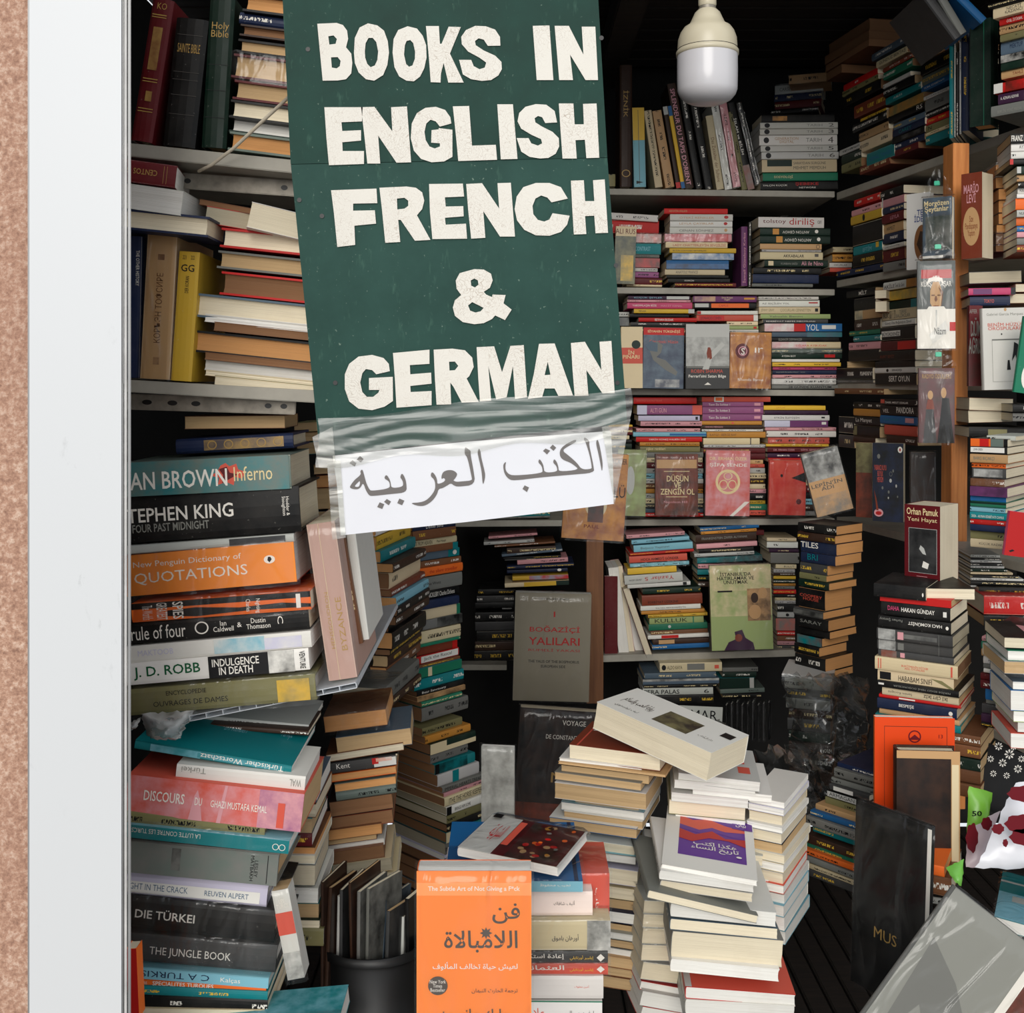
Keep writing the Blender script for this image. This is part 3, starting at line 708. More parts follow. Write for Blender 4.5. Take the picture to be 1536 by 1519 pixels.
lathe('body', [(44.5*q, 81*q), (44.3*q, 88*q), (43.5*q, 98*q), (40*q, 108*q), (35*q, 115*q), (27*q, 120*q), (23*q, 128*q), (19*q, 137*q), (14*q, 142*q)], M['bulbbody'], lb_)
lathe('gasket', [(45.2*q, 80*q), (44.2*q, 81.5*q), (45*q, 82.5*q)], M['black'], lb_)
lathe('thread', [(13*q, 141*q), (12*q, 143*q), (13*q, 145*q), (12*q, 147*q), (13*q, 149*q)], M['rail'], lb_)
lathe('socket', [(12.5*q, 147*q), (13.5*q, 150*q), (13*q, 172*q), (9*q, 180*q), (.001, 181*q)], M['bulbbody'], lb_)
tube('cable', [Vector((0, 0, 178*q)), Vector((0, 0, .6))], .003, M['black'], lb_)
# ---------------- left: spines and page blocks behind the frame ----------------
uprights('tall bibles beside the door frame', 'bibles on the top left shelf', 1.41, ZA, '''
72 225 992 232 -20 mr H - W.17 |#^.11^.118^.12^.8^g|#^.128^.134^.12^.8^g|KO^.03^.075^.3^.75^g^H|%^.2^.5^.28^.72^g/mr^|#^.56^.567^.15^.85^g|#^.58^.586^.15^.85^g|#^.77^.776^.15^.85^g|#^.79^.796^.15^.85^g|%^.65^.72^.4^.7^g/mr|L:dark red bible with gilt bands leaning beside the white door frame
300 530 1030 400 118 bk H W.16 |SAINTE BIBLE^.2^.27^.15^.85^g^H|#^.13^.133^.1^.9^e|#^.42^.423^.1^.9^e|#^.48^.483^.1^.9^e|#^.6^.603^.1^.9^e|#^.75^.753^.1^.9^e|L:black bible with raised bands between red and green bibles, top left
575 752 1045 640 -30 dk H W.16 |Holy/nBible^.17^.27^.15^.85^g^H|#^.45^.453^.1^.9^k|#^.62^.623^.1^.9^k|#^.8^.803^.1^.9^k|L:dark green bible with small gilt title, top left shelf
''', hard=1)
stack('pages left of green sign top', 'page-out books beside the top of the sign', Yl, ZA, '''
872 1190 -55 130 bk/o H
845 1200 78 82 nv H s
850 1200 165 85 db/b H
832 1210 270 100 bk/t H
790 1215 372 176 mr/t H P |L:tan page edges in crumpled clear plastic beside the green sign
800 1225 560 142 mr/t H
775 1235 702 132 bk/c H
775 1245 812 125 dk/w H
766 1262 928 136 gt/o H
''', face='f', s=.13)
stack('small pile under top left shelf', 'books under the top left shelf', Yl-.03, ZA, '''
-60 390 1112 165 mr/w s S.11 A8 |#^.8^.805^.1^.9^g|#^.85^.855^.1^.9^g|CENTOS GEN^.1^.7^.35^.6^g^F|L:maroon hardcover with faint gilt title lying under the top left shelf
-60 430 1285 182 wh/w f S.14
-60 625 1470 150 nv/c f S.1 H |L:cream-paged book in navy covers below two white books, left
''', face='f', s=.12)
uprights('second left shelf', 'upright books on the second left shelf', Yl+.01, ZB, '''
-40 137 1262 -20 255 nv W.16 |THE OTHER HISTORY^.1^.35^.78^.92^w|L:navy upright book half hidden by the white door frame
140 352 1268 196 235 ta - P W.17 |КОРЪЭН ТОФСИРЕ^.27^.75^.38^.62^u^R|%^.14^.18^.4^.62^u/ta|%^.85^.9^.42^.62^u/ta|L:thick wrinkled tan upright book with brown Cyrillic spine title
360 506 1283 422 362 ye - W.15 |GG^.1^.155^.15^.8^k^HB|DER KORAN^.19^.32^.4^.58^k^R|221^.03^.06^.2^.38^k^H|222^.03^.06^.6^.78^k^H|L:slim yellow upright book beside the thick tan one, left shelf
''')
stack('pages beside the word French', 'page-out pile beside the middle of the sign', Yl+.02, ZB, '''
560 1300 -10 40 br/b S.18
600 1300 35 125 rd/g S.15 A12
900 1320 0 190 wh/c S.22 A12 Y-.03 |L:swollen white-paged book on top of the page-out pile, left
710 1330 190 142 rd/c H
688 1340 352 130 gy/t H
708 1350 500 170 rd/b H
525 1360 655 172 sl/c H
600 1365 806 58 wh/w
665 1370 862 66 br/b
500 1372 918 158 bk/o H
600 1372 1078 56 br/b
600 1372 1132 76 gw/w
605 1375 1205 42 cr/c
668 1375 1243 72 ol/c
''', face='f', s=.105)
# the big spines
stack('big spines left of paper sign', 'large spines above the hollow sheet', 1.385, ZC_, '''
460 1175 112 95 br/t f S-.01 Y.08
400 1235 278 108 nv/c H S-.055 Y.05 |%^.24^.92^.15^.85^g/nv|q:^.27^.35^.2^.8^g|q:^.41^.49^.2^.8^g|q:^.55^.63^.2^.8^g|q:^.69^.77^.2^.8^g|q:^.83^.91^.2^.8^g|L:navy hardcover spine with gilt scroll ornaments, above the grey-green spine
30 1222 440 250 gt/c S-.05 - |%^.0^.99^.0^1^gt/te|*.3,.1 .45,.0 .55,.15 .75,.05 .8,.3 1,.4 .9,.7 .7,.6 .65,.95 .45,.8 .2,.9 .25,.6 .0,.5 .2,.35^.52^.73^.15^.85^co|*.2,.2 .5,.1 .6,.4 .9,.5 .6,.7 .3,.9 .35,.5^.54^.7^.2^.8^mr^e|AN BROWN^.04^.62^.3^.82^w^B|Inferno^.66^.89^.28^.7^c|L:grey-green thick spine with red flower and white lettering, left
20 1290 690 335 bk/c H S-.07 - |TEPHEN KING^.035^.63^.25^.56^w^B|FOUR PAST MIDNIGHT^.06^.49^.6^.78^l^B|Hodder &/nStoughton^.9^.945^.2^.62^w^D|L:thick black hardcover spine with bold white lettering, left
30 1240 1040 60 gw/w S-.075 - |%^.62^.95^.1^.9^k/dg|L:thin pale cover lying on the orange dictionary spine, left
40 1260 1100 300 co/w S-.09 P - |#^0^1^0^1^a|New Penguin Dictionary of^.06^.69^.18^.36^w|QUOTATIONS^.06^.72^.46^.76^w|o:^.82^.885^.3^.5^w|*.3,.1 .7,.1 .9,.5 .5,.95 .15,.6^.835^.87^.32^.48^k^e|L:bright orange dictionary spine with large white capitals, left
''', s=-.07)
stack('spines just above hollow sheet', 'large spines above the hollow sheet', 1.385, ZD, '''
88 1362 118 138 or/c S-.075 - P |#^0^1^.0^.32^bk|*.0,.3 .2,.2 .5,.5 .8,.35 1,.6 1,.9 .6,.8 .2,1 0,.8^.2^1^.3^.9^bk|The World's^.06^.12^.15^.9^w^D|GREATEST^.14^.2^.05^.95^w^DB|SPIES^.23^.29^.05^.95^w^DB|Charles^.64^.665^.2^.85^w^D|Nighting^.69^.72^.2^.95^w^D|#^.92^.945^.1^.85^w|L:orange and black spine with white lettering turned sideways, left
40 1352 268 142 bk/c S-.085 - |rule of four^.035^.33^.15^.85^w|q:^.38^.455^.15^.8^w|Ian/nCaldwell^.48^.59^.2^.75^w|&^.61^.635^.35^.6^w|Dustin/nThomason^.66^.79^.2^.75^w|C^.83^.86^.2^.6^w^D|L:black spine with white script title and round emblem, left
40 1366 425 120 wh/w S-.09 - |MAKTOOB^.07^.26^.3^.65^li|%^.48^.75^.05^.9^lb/wh|%^.75^.95^.2^.9^li/wh|L:very pale blue-white spine with faint lettering, left
40 1352 545 160 wh/w S-.085 - |J. D. ROBB^.05^.41^.2^.8^n^B|#^.455^.8^0^1^k|INDULGENCE/nIN DEATH^.475^.73^.14^.88^w^B|%^.78^.92^0^1^wh/bk|VENTURE^.95^.98^.1^.9^k^DB|L:white spine with dark green capitals and black title block, left
40 1400 735 190 ol/w H S-.085 P - |ENCYCLOPEDIE^.22^.43^.15^.32^k|OUVRAGES DE DAMES^.15^.54^.52^.72^k|#^.8^.97^.1^.95^ye|%^.8^.97^.1^.95^ye/ol|L:olive hardcover in loose clear plastic, lowest on the hollow sheet
''', s=-.085)
uprights('pair beside large spines', 'upright books at the right end of the hollow sheet', 1.40, (440, 740, 4.468), '''
238 432 1258 85 212 sp - P W.2 |HENSGOUDRON^.44^.8^.28^.4^g^R|BYZANCE^.48^.82^.62^.82^g^R|#^.0^1^.4^.415^cr|L:tall faded pink book in clear plastic leaning left of the paper sign
430 468 1010 300 265 br W.16 Y.05
445 508 985 350 245 wh - W.16 Y.06 |L:slim white book standing behind the tall faded pink one
''')
# below the sheet
stack('pile with teal dictionary', 'mixed pile under the hollow sheet', 1.36, ZD, '''
480 1340 905 45 gw/w S.09 Y.12
640 1340 975 35 db/c S.07 Y.1
100 1215 1090 62 te/w S.165 W.17 - |%^.1^.42^.1^.9^lb/te|%^.4^.95^.2^.8^te/lb|Türkischer Wortschatz^.42^.95^.2^.8^w^F|#^0^1^0^1^te^T|#^.03^.97^.03^.97^te^Te|Dil Rehberi^.45^.6^.35^.5^lb^T|Türkçe^.82^.9^.2^.5^lb^T|L:flat teal paperback in front of crumpled bag under the hollow sheet
392 1310 1258 130 wh/w S.1 - Y-.012 |Türkei^.04^.23^.08^.4^l^F|WAL^.88^.97^.2^.6^l^F|L:white thin-lettered spine between teal paperback and pink-red spine
''')
stack('pile by frame bottom left', 'mixed spines at the bottom left', 1.34, ZE, '''
30 1212 -95 265 co/t S.11 - |%^0^1^0^1^co/pk|%^.75^1^0^1^pk/mv|*.0,1 .3,.2 .5,.0 .7,.3 1,1^.36^.44^.2^1^pk|*.0,1 .4,0 .6,.0 .3,1^.52^.6^.0^1^pk|DISCOURS^.1^.33^.35^.62^w^B|DU^.39^.43^.4^.6^w|GHAZI MUSTAFA KEMAL^.48^.8^.42^.6^w|#^.86^.9^.3^.95^co|L:wide pink-red mottled spine with white capitals, lower left
30 968 155 100 ol/t S.1
30 1130 245 90 lb/w S.1 P - |#^0^1^0^1^te|LA LUTTE CONTRE LES TURCS^.04^.46^.2^.55^w^F|q:^.9^.94^.3^.8^w|q:^.94^.98^.3^.8^w|L:light blue spine in clear plastic above the worn grey cloth one
30 1050 352 218 gy/t H S.09 - |%^0^1^0^1^gy/gt|%^.3^.36^.1^.8^bk/gy|#^.93^.935^.05^.95^k|LESLEY/nMATBAKH^.82^.87^.1^.9^k^D|L:worn grey cloth spine with small dark emblem, lower left
30 980 574 158 li/w H S.1 - |#^0^.95^.3^.8^wh|IGHT IN THE CRACK^.02^.44^.38^.65^s|REUVEN ALPERT^.56^.87^.42^.65^s|L:pale lilac spine with grey-blue small capitals, lower left
30 1030 728 222 bk/c H S.11 - P |DIE TÜRKEI^.06^.46^.3^.62^w^B|L:glossy black spine with white capitals, lower left
30 1040 980 190 dg/w H S.09 - P |THE JUNGLE BOOK^.16^.7^.38^.75^w|*.2,.1 .9,.3 1,.6 .4,.9 .0,.5^.04^.1^.3^.8^w|L:dark grey plastic-wrapped spine with white serif capitals, lower left
50 995 1210 70 lb/w S.075 - |#^0^1^0^1^lb|C A TURKISH^.03^.58^.15^.75^nv^F|Kalças^.66^.8^.25^.8^w|L:thin light blue spine with dark upside-down lettering, lower left
50 980 1283 55 or/w S.06 - |FRANÇAIS^.05^.14^.25^.7^w|SPECIALITES TURQUES^.18^.62^.15^.8^w^B|L:thin orange spine with white capitals, lower left
60 990 1335 60 te/c S.05
60 990 1395 90 bk/c S.04
60 990 1480 90 cr/c S.02 f
''', s=.09)
uprights('lower left pile', 'slim books wedged at the lower left', 1.33, ZE, '''
1128 1245 1300 1015 705 wh - P W.03 |#^.25^.5^0^1^co|%^.7^1^.0^1^gy/wh|LES/nTURCS^.1^.2^.15^.85^w^H|L:slim white and coral booklet leaning beside the dark spines, lower left
60 130 1560 40 1090 or - W.02 Y-.05 |#^0^1^0^1^rd|L:sliver of red-orange cover against the white door frame, bottom
''')
stack('narrow column beside pink-red spine', 'small books behind the lower left spines', 1.52, ZE, '''
1150 1320 0 105 sl/w s
1160 1315 108 95 br/c
1130 1290 205 105 te/t P
1130 1290 310 90 mr/w s
1120 1310 400 52 br/o
1130 1310 455 60 wh/c
1130 1310 518 145 gy/c P
1145 1330 672 105 wh/w
1190 1330 778 110 te/t
1195 1335 890 60 dk/c
1220 1330 950 120 ol/w s |L:small olive box-like book low in the narrow left column
''', face='f', s=.02)
stack('bottom left corner', 'books at the bottom left corner', 1.22, ZE, '''
190 1400 1960 130 te/w - S-.09 W.16 P |%^0^1^.0^1^te/lb^T|%^0^1^0^1^te/lb|L:large mottled teal cover lying in torn plastic, bottom left corner
''')
# crumpled bag end under the olive book
def crumple(name, pts, mat, parent=None, amp=.006, n=14, dep=.04):
    """a crumpled sheet over a four-cornered area, bulging towards the front"""
    TL, TR, BR, BL = pts; vs = []; fs = []
    for j in range(n+1):
        for i in range(n+1):
            u = i/n; v = j/n; p = (TL*(1-u)+TR*u)*(1-v)+(BL*(1-u)+BR*u)*v
            e = math.sin(math.pi*u)*math.sin(math.pi*v)
            p = p+Vector((random.uniform(-1, 1)*amp*.5, -dep*e**.5-random.random()*amp, random.uniform(-1, 1)*amp*.5)); vs.append(p)
    for j in range(n):
        for i in range(n):
            q = j*(n+1)+i; fs.append((q, q+1, q+n+2, q+n+1))
    return link(name, mesh(name, vs, fs, smooth=True), M[mat] if isinstance(mat, str) else mat, parent)
M['milky'] = film_material('milky_plastic_bag', .1, (.8,.8,.78), .3, 20, .6)
o = crumple('plastic_bag', [P(212,1070,1.36),P(292,1064,1.36),P(270,1108,1.34),P(226,1108,1.34)], 'milky', None, .003, 12, .02)
tag(o, 'puffed milky plastic bag end over the teal dictionary, left', 'plastic bag')
o = crumple('plastic_bag', [P(192,1085,1.36),P(212,1075,1.36),P(205,1092,1.35),P(193,1096,1.35)], 'milky', None, .002, 8, .01)
tag(o, 'small plastic bag scrap beside the white door frame, left', 'plastic bag')
# ---------------- columns behind the sign ----------------
ZF = (440, 740, 4.468); ZG = (440, 1040, 4.468)
YA = 1.98
stack('page-end column under paper sign', 'page-end column left of the leaning column', YA, ZF, '''
385 556 130 75 gy/t
385 556 208 74 wh/o
385 560 285 92 ye/o
390 588 380 78 te/o
410 672 460 62 db/o
420 645 522 112 cr/b
450 660 636 48 rb/b
462 694 686 64 lb/o
470 700 752 60 bk/b
480 690 814 60 db/b
500 640 874 50 bk/b
560 655 926 112 bk/o
545 640 1040 42 bk/b
530 632 1082 76 db/t
510 626 1160 70 br/o
492 622 1232 50 bk/b
260 612 1284 106 gy/c P Y-.1
240 605 1392 62 db/c P Y-.1
''', face='r', yaw=-12)
stack('tan page pile left of leaning column', 'tan page pile over the basket of booklets', 1.72, ZG, '''
212 632 152 112 br/o P A2 S-.12
295 798 292 116 sl/t
225 742 410 52 br/c S-.14
220 700 462 18 bk/c
160 692 482 70 dg/c s - |#^.72^1^.1^.9^wh|#^.7^.78^.0^.6^rd|Kent^.25^.42^.1^.6^w|%^.75^.95^.05^.4^or/wh|L:black spine with a red corner block in the tan page pile
195 692 552 52 or/o
280 690 606 56 gt/o
290 692 664 62 gt/t H s
250 672 726 104 db/b
255 672 830 92 rb/b
200 596 920 72 br/o
190 560 990 36 mr/t
182 612 1026 46 wh/w
190 612 1072 86 br/b
165 664 1160 92 cr/g
225 702 1252 76 cr/c
275 692 1330 60 br/b
330 692 1390 74 br/b
300 680 1466 80 db/b
320 700 1548 90 br/b
300 690 1640 90 br/b
300 690 1732 90 br/b
''', face='f', yaw=4, s=-.115)
YC = 2.22
stack('leaning column behind the paper sign', 'tall column of spines leaning to the right', YC, ZF, '''
800 1092 110 48 bk
805 1092 160 52 cr/o
800 1088 214 42 nv/o |Daniel Silva^.3^.7^.2^.8^w
800 1090 254 66 br/o
790 1096 322 44 cr/o |LATE FROM HEAVEN^.02^.45^.2^.8^k|Paul Haupt^.55^.75^.3^.8^k
750 1102 368 50 br/o |#^.9^1^0^1^te
725 1112 416 58 sl/o |#^.8^1^0^1^te|MYPIT^.0^.3^.15^.8^w|o:^.88^.95^.2^.8^w
725 1125 476 46 br/b
742 1136 522 60 or/o |the silent traveller^.42^.9^.3^.7^r
762 1132 584 94 gy/o |Anna Wenz^.3^.6^.4^.6^k
778 1112 680 54 bk/o |NICHOLAS NICKLEBY Charles Dickens^.12^.9^.2^.8^w
808 1112 736 58 nv/o |^.1^.1^.1^.1^v
788 1116 796 72 cr/o |#^0^.12^0^1^gn|#^.93^1^0^1^gn
790 1132 870 66 gy/o |%^.5^1^0^1^bk/gy
800 1122 938 86 cr/b
800 1120 1026 20 gn
758 1098 1048 60 rb/b |#^.9^1^0^1^rd
768 1110 1110 56 rd/b |#^.25^.98^.1^.9^wh|Jack the Rascal^.3^.85^.25^.75^k
785 1118 1168 20 br
802 1128 1190 62 te/b |#^0^1^0^1^gn|#^.3^.38^0^1^cr
812 1142 1254 74 te/b
830 1145 1330 34 bk/b |Bear Sanctuary^.1^.6^.2^.8^w
832 1152 1366 34 ta/b |%^0^1^0^1^ta/bk
862 1132 1402 34 gn/b
862 1172 1440 92 gy/b
''', yaw=46, W=.13, pers=True)
stack('leaning column right of tan pages', 'lower half of the leaning column', YC-.02, ZG, '''
865 1132 236 56 ol/b
885 1188 292 50 am/b
918 1222 342 72 dk/b |#^0^1^.55^1^cr|#^0^.35^0^1^cr
920 1170 416 60 gy/b
950 1218 478 68 te/b |#^0^.3^0^1^bk|%^.1^.8^0^1^bk/te
968 1245 548 80 gw/b |#^.35^.5^0^1^te
1000 1285 630 38 gy/b |IMPERIAL HEARTS TREATS^.05^.95^.2^.8^k
1010 1285 670 30 pk/b
1015 1290 702 60 cr/b |ITHE THE HORSE KEEPER^.1^.9^.2^.8^k|#^.9^1^.1^.9^bk
1028 1290 764 56 wh/g |#^0^.12^0^1^bk|BRINGS HIM SOME^.2^.6^.3^.7^k
1030 1304 822 56 ol/g
1030 1322 880 52 bk/b
1025 1325 934 70 te/b |#^.0^.3^0^1^cr
1020 1330 1006 80 gy/g
1015 1330 1088 36 li/w
1010 1330 1126 62 br/b
1005 1330 1190 70 db/b
1000 1330 1262 80 br/b
990 1330 1344 60 gy/b
''', yaw=46, W=.17, pers=True)
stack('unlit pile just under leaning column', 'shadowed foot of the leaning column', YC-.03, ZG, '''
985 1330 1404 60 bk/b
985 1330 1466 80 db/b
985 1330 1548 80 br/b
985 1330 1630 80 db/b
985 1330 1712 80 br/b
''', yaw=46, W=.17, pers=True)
stack('tiny books left of pink book', 'small books between left spines and paper sign', 1.9, (180, 600, 4.747), '''
1240 1400 160 70 ol/t
1250 1420 235 60 ta/t
1260 1440 300 90 te/t
1380 1560 460 70 br/t
1400 1540 535 90 rb/o
1370 1480 628 150 ta/t
1480 1600 640 140 cr/t
1400 1600 790 80 dg/t
1400 1600 880 80 br/t
''', face='f', s=-.05)
# basket with booklets
bk_ = thing('basket', 'black basket holding thin booklets between the piles, bottom', 'basket', Matrix.Translation(P(550, 1500, 1.5)))
g0 = P(550, 1500, 1.5)
def bkm(name, y0, y1, r0, r1):
    vs = []; fs = []; n = 28
    for (yy, r, k) in ((y0, r0, 1), (y1, r1, 1), (y1, r1-.004, 1), (y0, r0-.004, 1)):
        for i in range(n):
            a = 2*math.pi*i/n; vs.append((r*1.05*math.cos(a), r*.8*math.sin(a)+.06, yy))
    for j in range(3):
        for i in range(n): fs.append((j*n+i, j*n+(i+1) % n, j*n+n+(i+1) % n, j*n+n+i))
    return link(name, mesh(name, vs, fs, smooth=True), M['black'], bk_)
bkm('wall', -.16, .045, .055, .066); bkm('rim', .04, .052, .07, .07)
for i in range(13):
    x = 482+i*11.2+random.uniform(-3, 3); top = 1318+random.uniform(-8, 45)+(i > 7)*24
    a = math.radians(random.uniform(55, 75)); p = P(x, 1500, 1.5+.03+random.uniform(-.015, .02))
    tk = random.choice(['dg', 'gw', 'bk', 'sl', 'db', 'gy', 'gw'])
    Lz = (1500-top)/F*1.53
    mw = frame(p, a, 0) @ Matrix.Rotation(random.uniform(-.12, .12), 4, 'Y')
    t = make_book(mw, (.075, .004+random.random()*.003, Lz), 'c', tk, False, ['%^0^1^0^1^'+tk+'/bk'],
      f'{PAL[tk][0]} thin booklet, {"leftmost" if i == 0 else ORD(i+1)+" from left"} standing in the black basket', 'booklets in the basket', False, cat='booklet')
# silver foil packet
t = make_book(frame(P(722, 1246, 2.0), math.radians(-8)), (.06, .01, .155), 'c', 'gw/w', False, ['%^0^1^0^1^gw/gy'], 'silvery plastic-wrapped thin packet beside the leaning column', None, False, True, cat='packet')
# ---------------- dark middle shelf ----------------
ZH = (660, 760, 4.518)
stack('pile in dark middle bay', 'dim thin books in the dark middle bay', 3.34, ZH, '''
330 660 202 16 pk/c S-.08
298 640 240 20 gw/c S-.06
370 780 262 14 br/c S-.07
455 785 280 40 db/c S-.05
420 830 322 18 sl/c S-.1
430 820 342 14 bk
440 820 356 10 dg
525 868 362 30 pk/c S-.06
455 908 402 22 nv/c S-.05
455 865 428 24 nv/c |o:^.83^.9^.1^.9^w
492 870 472 28 ye/c S-.04 |%^.3^1^0^1^rd/lb
440 875 518 30 cr/c S-.05 |#^.8^1^0^1^dk|#^.3^.8^0^1^ye
''', s=-.04)
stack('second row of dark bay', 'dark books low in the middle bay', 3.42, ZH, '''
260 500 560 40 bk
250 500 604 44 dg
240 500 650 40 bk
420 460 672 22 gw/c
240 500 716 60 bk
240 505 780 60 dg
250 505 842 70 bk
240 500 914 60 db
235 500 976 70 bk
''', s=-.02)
stack('shelf above dark middle bay', 'books on the shelf behind the paper sign', YB+.01, ZH, '''
360 745 34 38 te/c
240 745 74 14 gy/c
''', s=-.03)
uprights('notebooks beside dull wooden post', 'notebooks leaning beside the dull wooden post', YB+.02, ZH, '''
1114 1204 1012 1114 470 mr/w c - W.012 |L:dark red spiral notebook beside the dull wooden post
1215 1285 1018 1140 415 gw/w V W.13 Y.01
1262 1325 1014 1175 408 pk/c V W.13 Y.02
1330 1388 996 1200 520 wh/w V W.12 Y.03
1400 1446 1024 1240 560 mr/c V W.15 Y-.02
''')
# big wrapped yalilari book and wrapped book below
def cover_book(px0, py0, px1, py1, ptx, pty, Y, tok, label, specs, W=.02, yaw=0, hard=False, plastic=False, face='c', group=None, pitch=0, cat='book', amp=.0025):
    a = math.radians(yaw); p = P(px0, py0, Y)
    if yaw:
        slope = 0; k = solve_len(p, Vector((math.cos(a), math.sin(a), 0)), px1)
        roll = 0 if pitch == 0 else 0
    u0 = (px1-px0, py1-py0); roll = -math.atan2(u0[1], u0[0]) if not yaw else 0
    if yaw:
        lean = math.atan2(ptx-px0, py0-pty); roll = 0
    u = Vector((math.cos(a)*math.cos(roll), math.sin(a)*math.cos(roll), math.sin(roll)))
    w = solve_len(p, u, px1); h = math.hypot(ptx-px0, pty-py0)*Y/F
    t = make_book(frame(p, a, roll, math.radians(pitch)), (w, W, h), face, tok, hard, specs, label, group, False, False)
    t['category'] = cat
    if plastic: sleeve(t, (w, W, h), amp=amp)
    return t
cover_book(769, 1050, 883, 1053, 772, 888, 3.1, 'gy/w', 'large grey book in shiny plastic with red capitals, centre', [
 '#^0^1^0^1^gy', 'BOĞAZİÇİ^.2^.86^.3^.37^r^B', 'YALILARI^.19^.86^.41^.48^r^B', 'RUMELİ YAKASI^.19^.86^.51^.54^r', 'I^.51^.53^.17^.22^r', 'THE YALIS OF THE BOSPHORUS^.19^.86^.62^.645^k^B', 'EUROPEAN SIDE^.36^.68^.665^.69^k^B', '#^.4^.46^.935^.95^r', '#^.47^.62^.938^.95^k', 'ORHAN ERDENEN^.3^.7^.045^.06^k'], .03, plastic=True, amp=.006)
for o in COL.objects:
    if o.name.startswith('printed_band') and o.parent and 'large grey book in shiny' in o.parent['label']: o.color = s2l((.56,.53,.46))
cover_book(768, 1248, 885, 1256, 768, 1060, 2.9, 'db/c', 'dark picture book in plastic below the large grey book', [
 '%^0^1^0^1^bk/db', '%^0^1^.75^1^rb/db', 'VOYAGE^.55^.85^.08^.12^w', 'DE CONSTANTINOPLE^.35^.95^.2^.235^w', 'N^.45^.62^.5^.58^g'], .03, plastic=True, amp=.006)

stack('hidden pile under dark picture book', 'pile under the dark picture book', 2.86, (0, 0, 1), """
765 890 1257 30 db/b
765 890 1288 30 bk/b
765 890 1319 32 db/b
765 890 1352 30 br/b
765 890 1383 32 bk/b
765 890 1416 34 db/b
""")
# ---------------- back shelves ----------------
ZI = (900, 0, 4.518); ZJ = (900, 280, 4.518); ZK = (900, 560, 4.518); ZL = (960, 820, 4.518)
uprights('top back shelf under the bulb', 'upright books on the top back shelf', YB+.02, ZI, '''
45 104 1262 45 1180 ol/c
135 218 1265 135 440 db/c H - |İZNİK^.21^.43^.3^.75^g|q:^.86^.92^.15^.85^g|L:tall dark brown upright book with gilt letters beside the green sign
232 312 1268 218 730 lb/c - |#^0^.41^0^1^ye|#^.03^.97^.46^.5^e|*.5,0 1,1 0,1^.92^.96^.2^.8^k|L:upright book half yellow half light blue, top back shelf
375 426 1272 298 752 cr/c
445 506 1274 355 754 ta/c
518 548 1276 425 724 db/c - |#^.93^1^0^1^rd|#^0^.1^0^1^gw
553 578 1278 458 720 ye/c - |#^0^.12^0^1^bl|#^.92^1^0^1^bl
580 638 1278 455 570 db/c - |SPLENDEUR DU TAPIS D'ORIENT^.05^.97^.2^.75^p^B|L:brown-black upright book with long pale capitals under the bulb
652 698 1280 532 600 bk/c
716 768 1284 612 690 bk/c
792 842 1286 716 786 cr/c - |Das Zeitalter der Sultane^.3^.9^.25^.7^u
848 898 1286 750 690 wh/w P
905 955 1270 806 680 pk/c P
962 1000 1288 870 760 ol/c
1003 1050 1288 866 700 bk/c - |İSLAM ve BİLİM^.18^.6^.3^.75^w^B|%^.72^1^0^1^rb/gy|L:black upright book with white capitals and picture foot
1052 1088 1250 925 700 dg/c P
''', W=.15)
stack('white series pile, top back shelf', 'pile at the right end of the top back shelf', YB, ZI, '''
1095 1590 776 54 bk |%^.15^.35^.2^.8^bk/am
1086 1612 830 40 wh/w |o:^.055^.125^.1^.9^k|TARIH^.6^.8^.3^.7^l|2^.88^.95^.2^.8^e
1084 1612 872 42 wh/w |o:^.055^.125^.1^.9^k|TARIH^.6^.8^.3^.7^l|3^.88^.95^.2^.8^e
1080 1608 916 68 wh/w |o:^.055^.125^.2^.8^k|GENERATION/nDIGITAL^.2^.5^.2^.8^ta|TARIH^.6^.8^.3^.7^l|4^.88^.95^.2^.8^e
1090 1610 986 42 wh/w |o:^.055^.125^.1^.9^k|TARIH^.6^.8^.3^.7^l|5^.88^.95^.2^.8^e
1095 1618 1030 48 wh/w |o:^.055^.125^.1^.9^k|TARIH^.6^.8^.3^.7^l|6^.88^.95^.2^.8^e
1098 1606 1080 86 cr/c |#^.07^.4^.02^.55^dk|SARAYDAN SÜRGÜNE^.42^.85^.15^.4^e|MEHMET MEMDUH^.42^.85^.55^.8^e
1104 1612 1172 54 gn/c |SOSYOLOJİ^.15^.4^.25^.75^c
1088 1612 1230 58 bk |YALÇIN KÜÇÜK^.03^.35^.3^.6^w|ŞEBEKE^.45^.75^.1^.55^r^B|NETWORK^.5^.72^.65^.85^w
''', s=-.01)
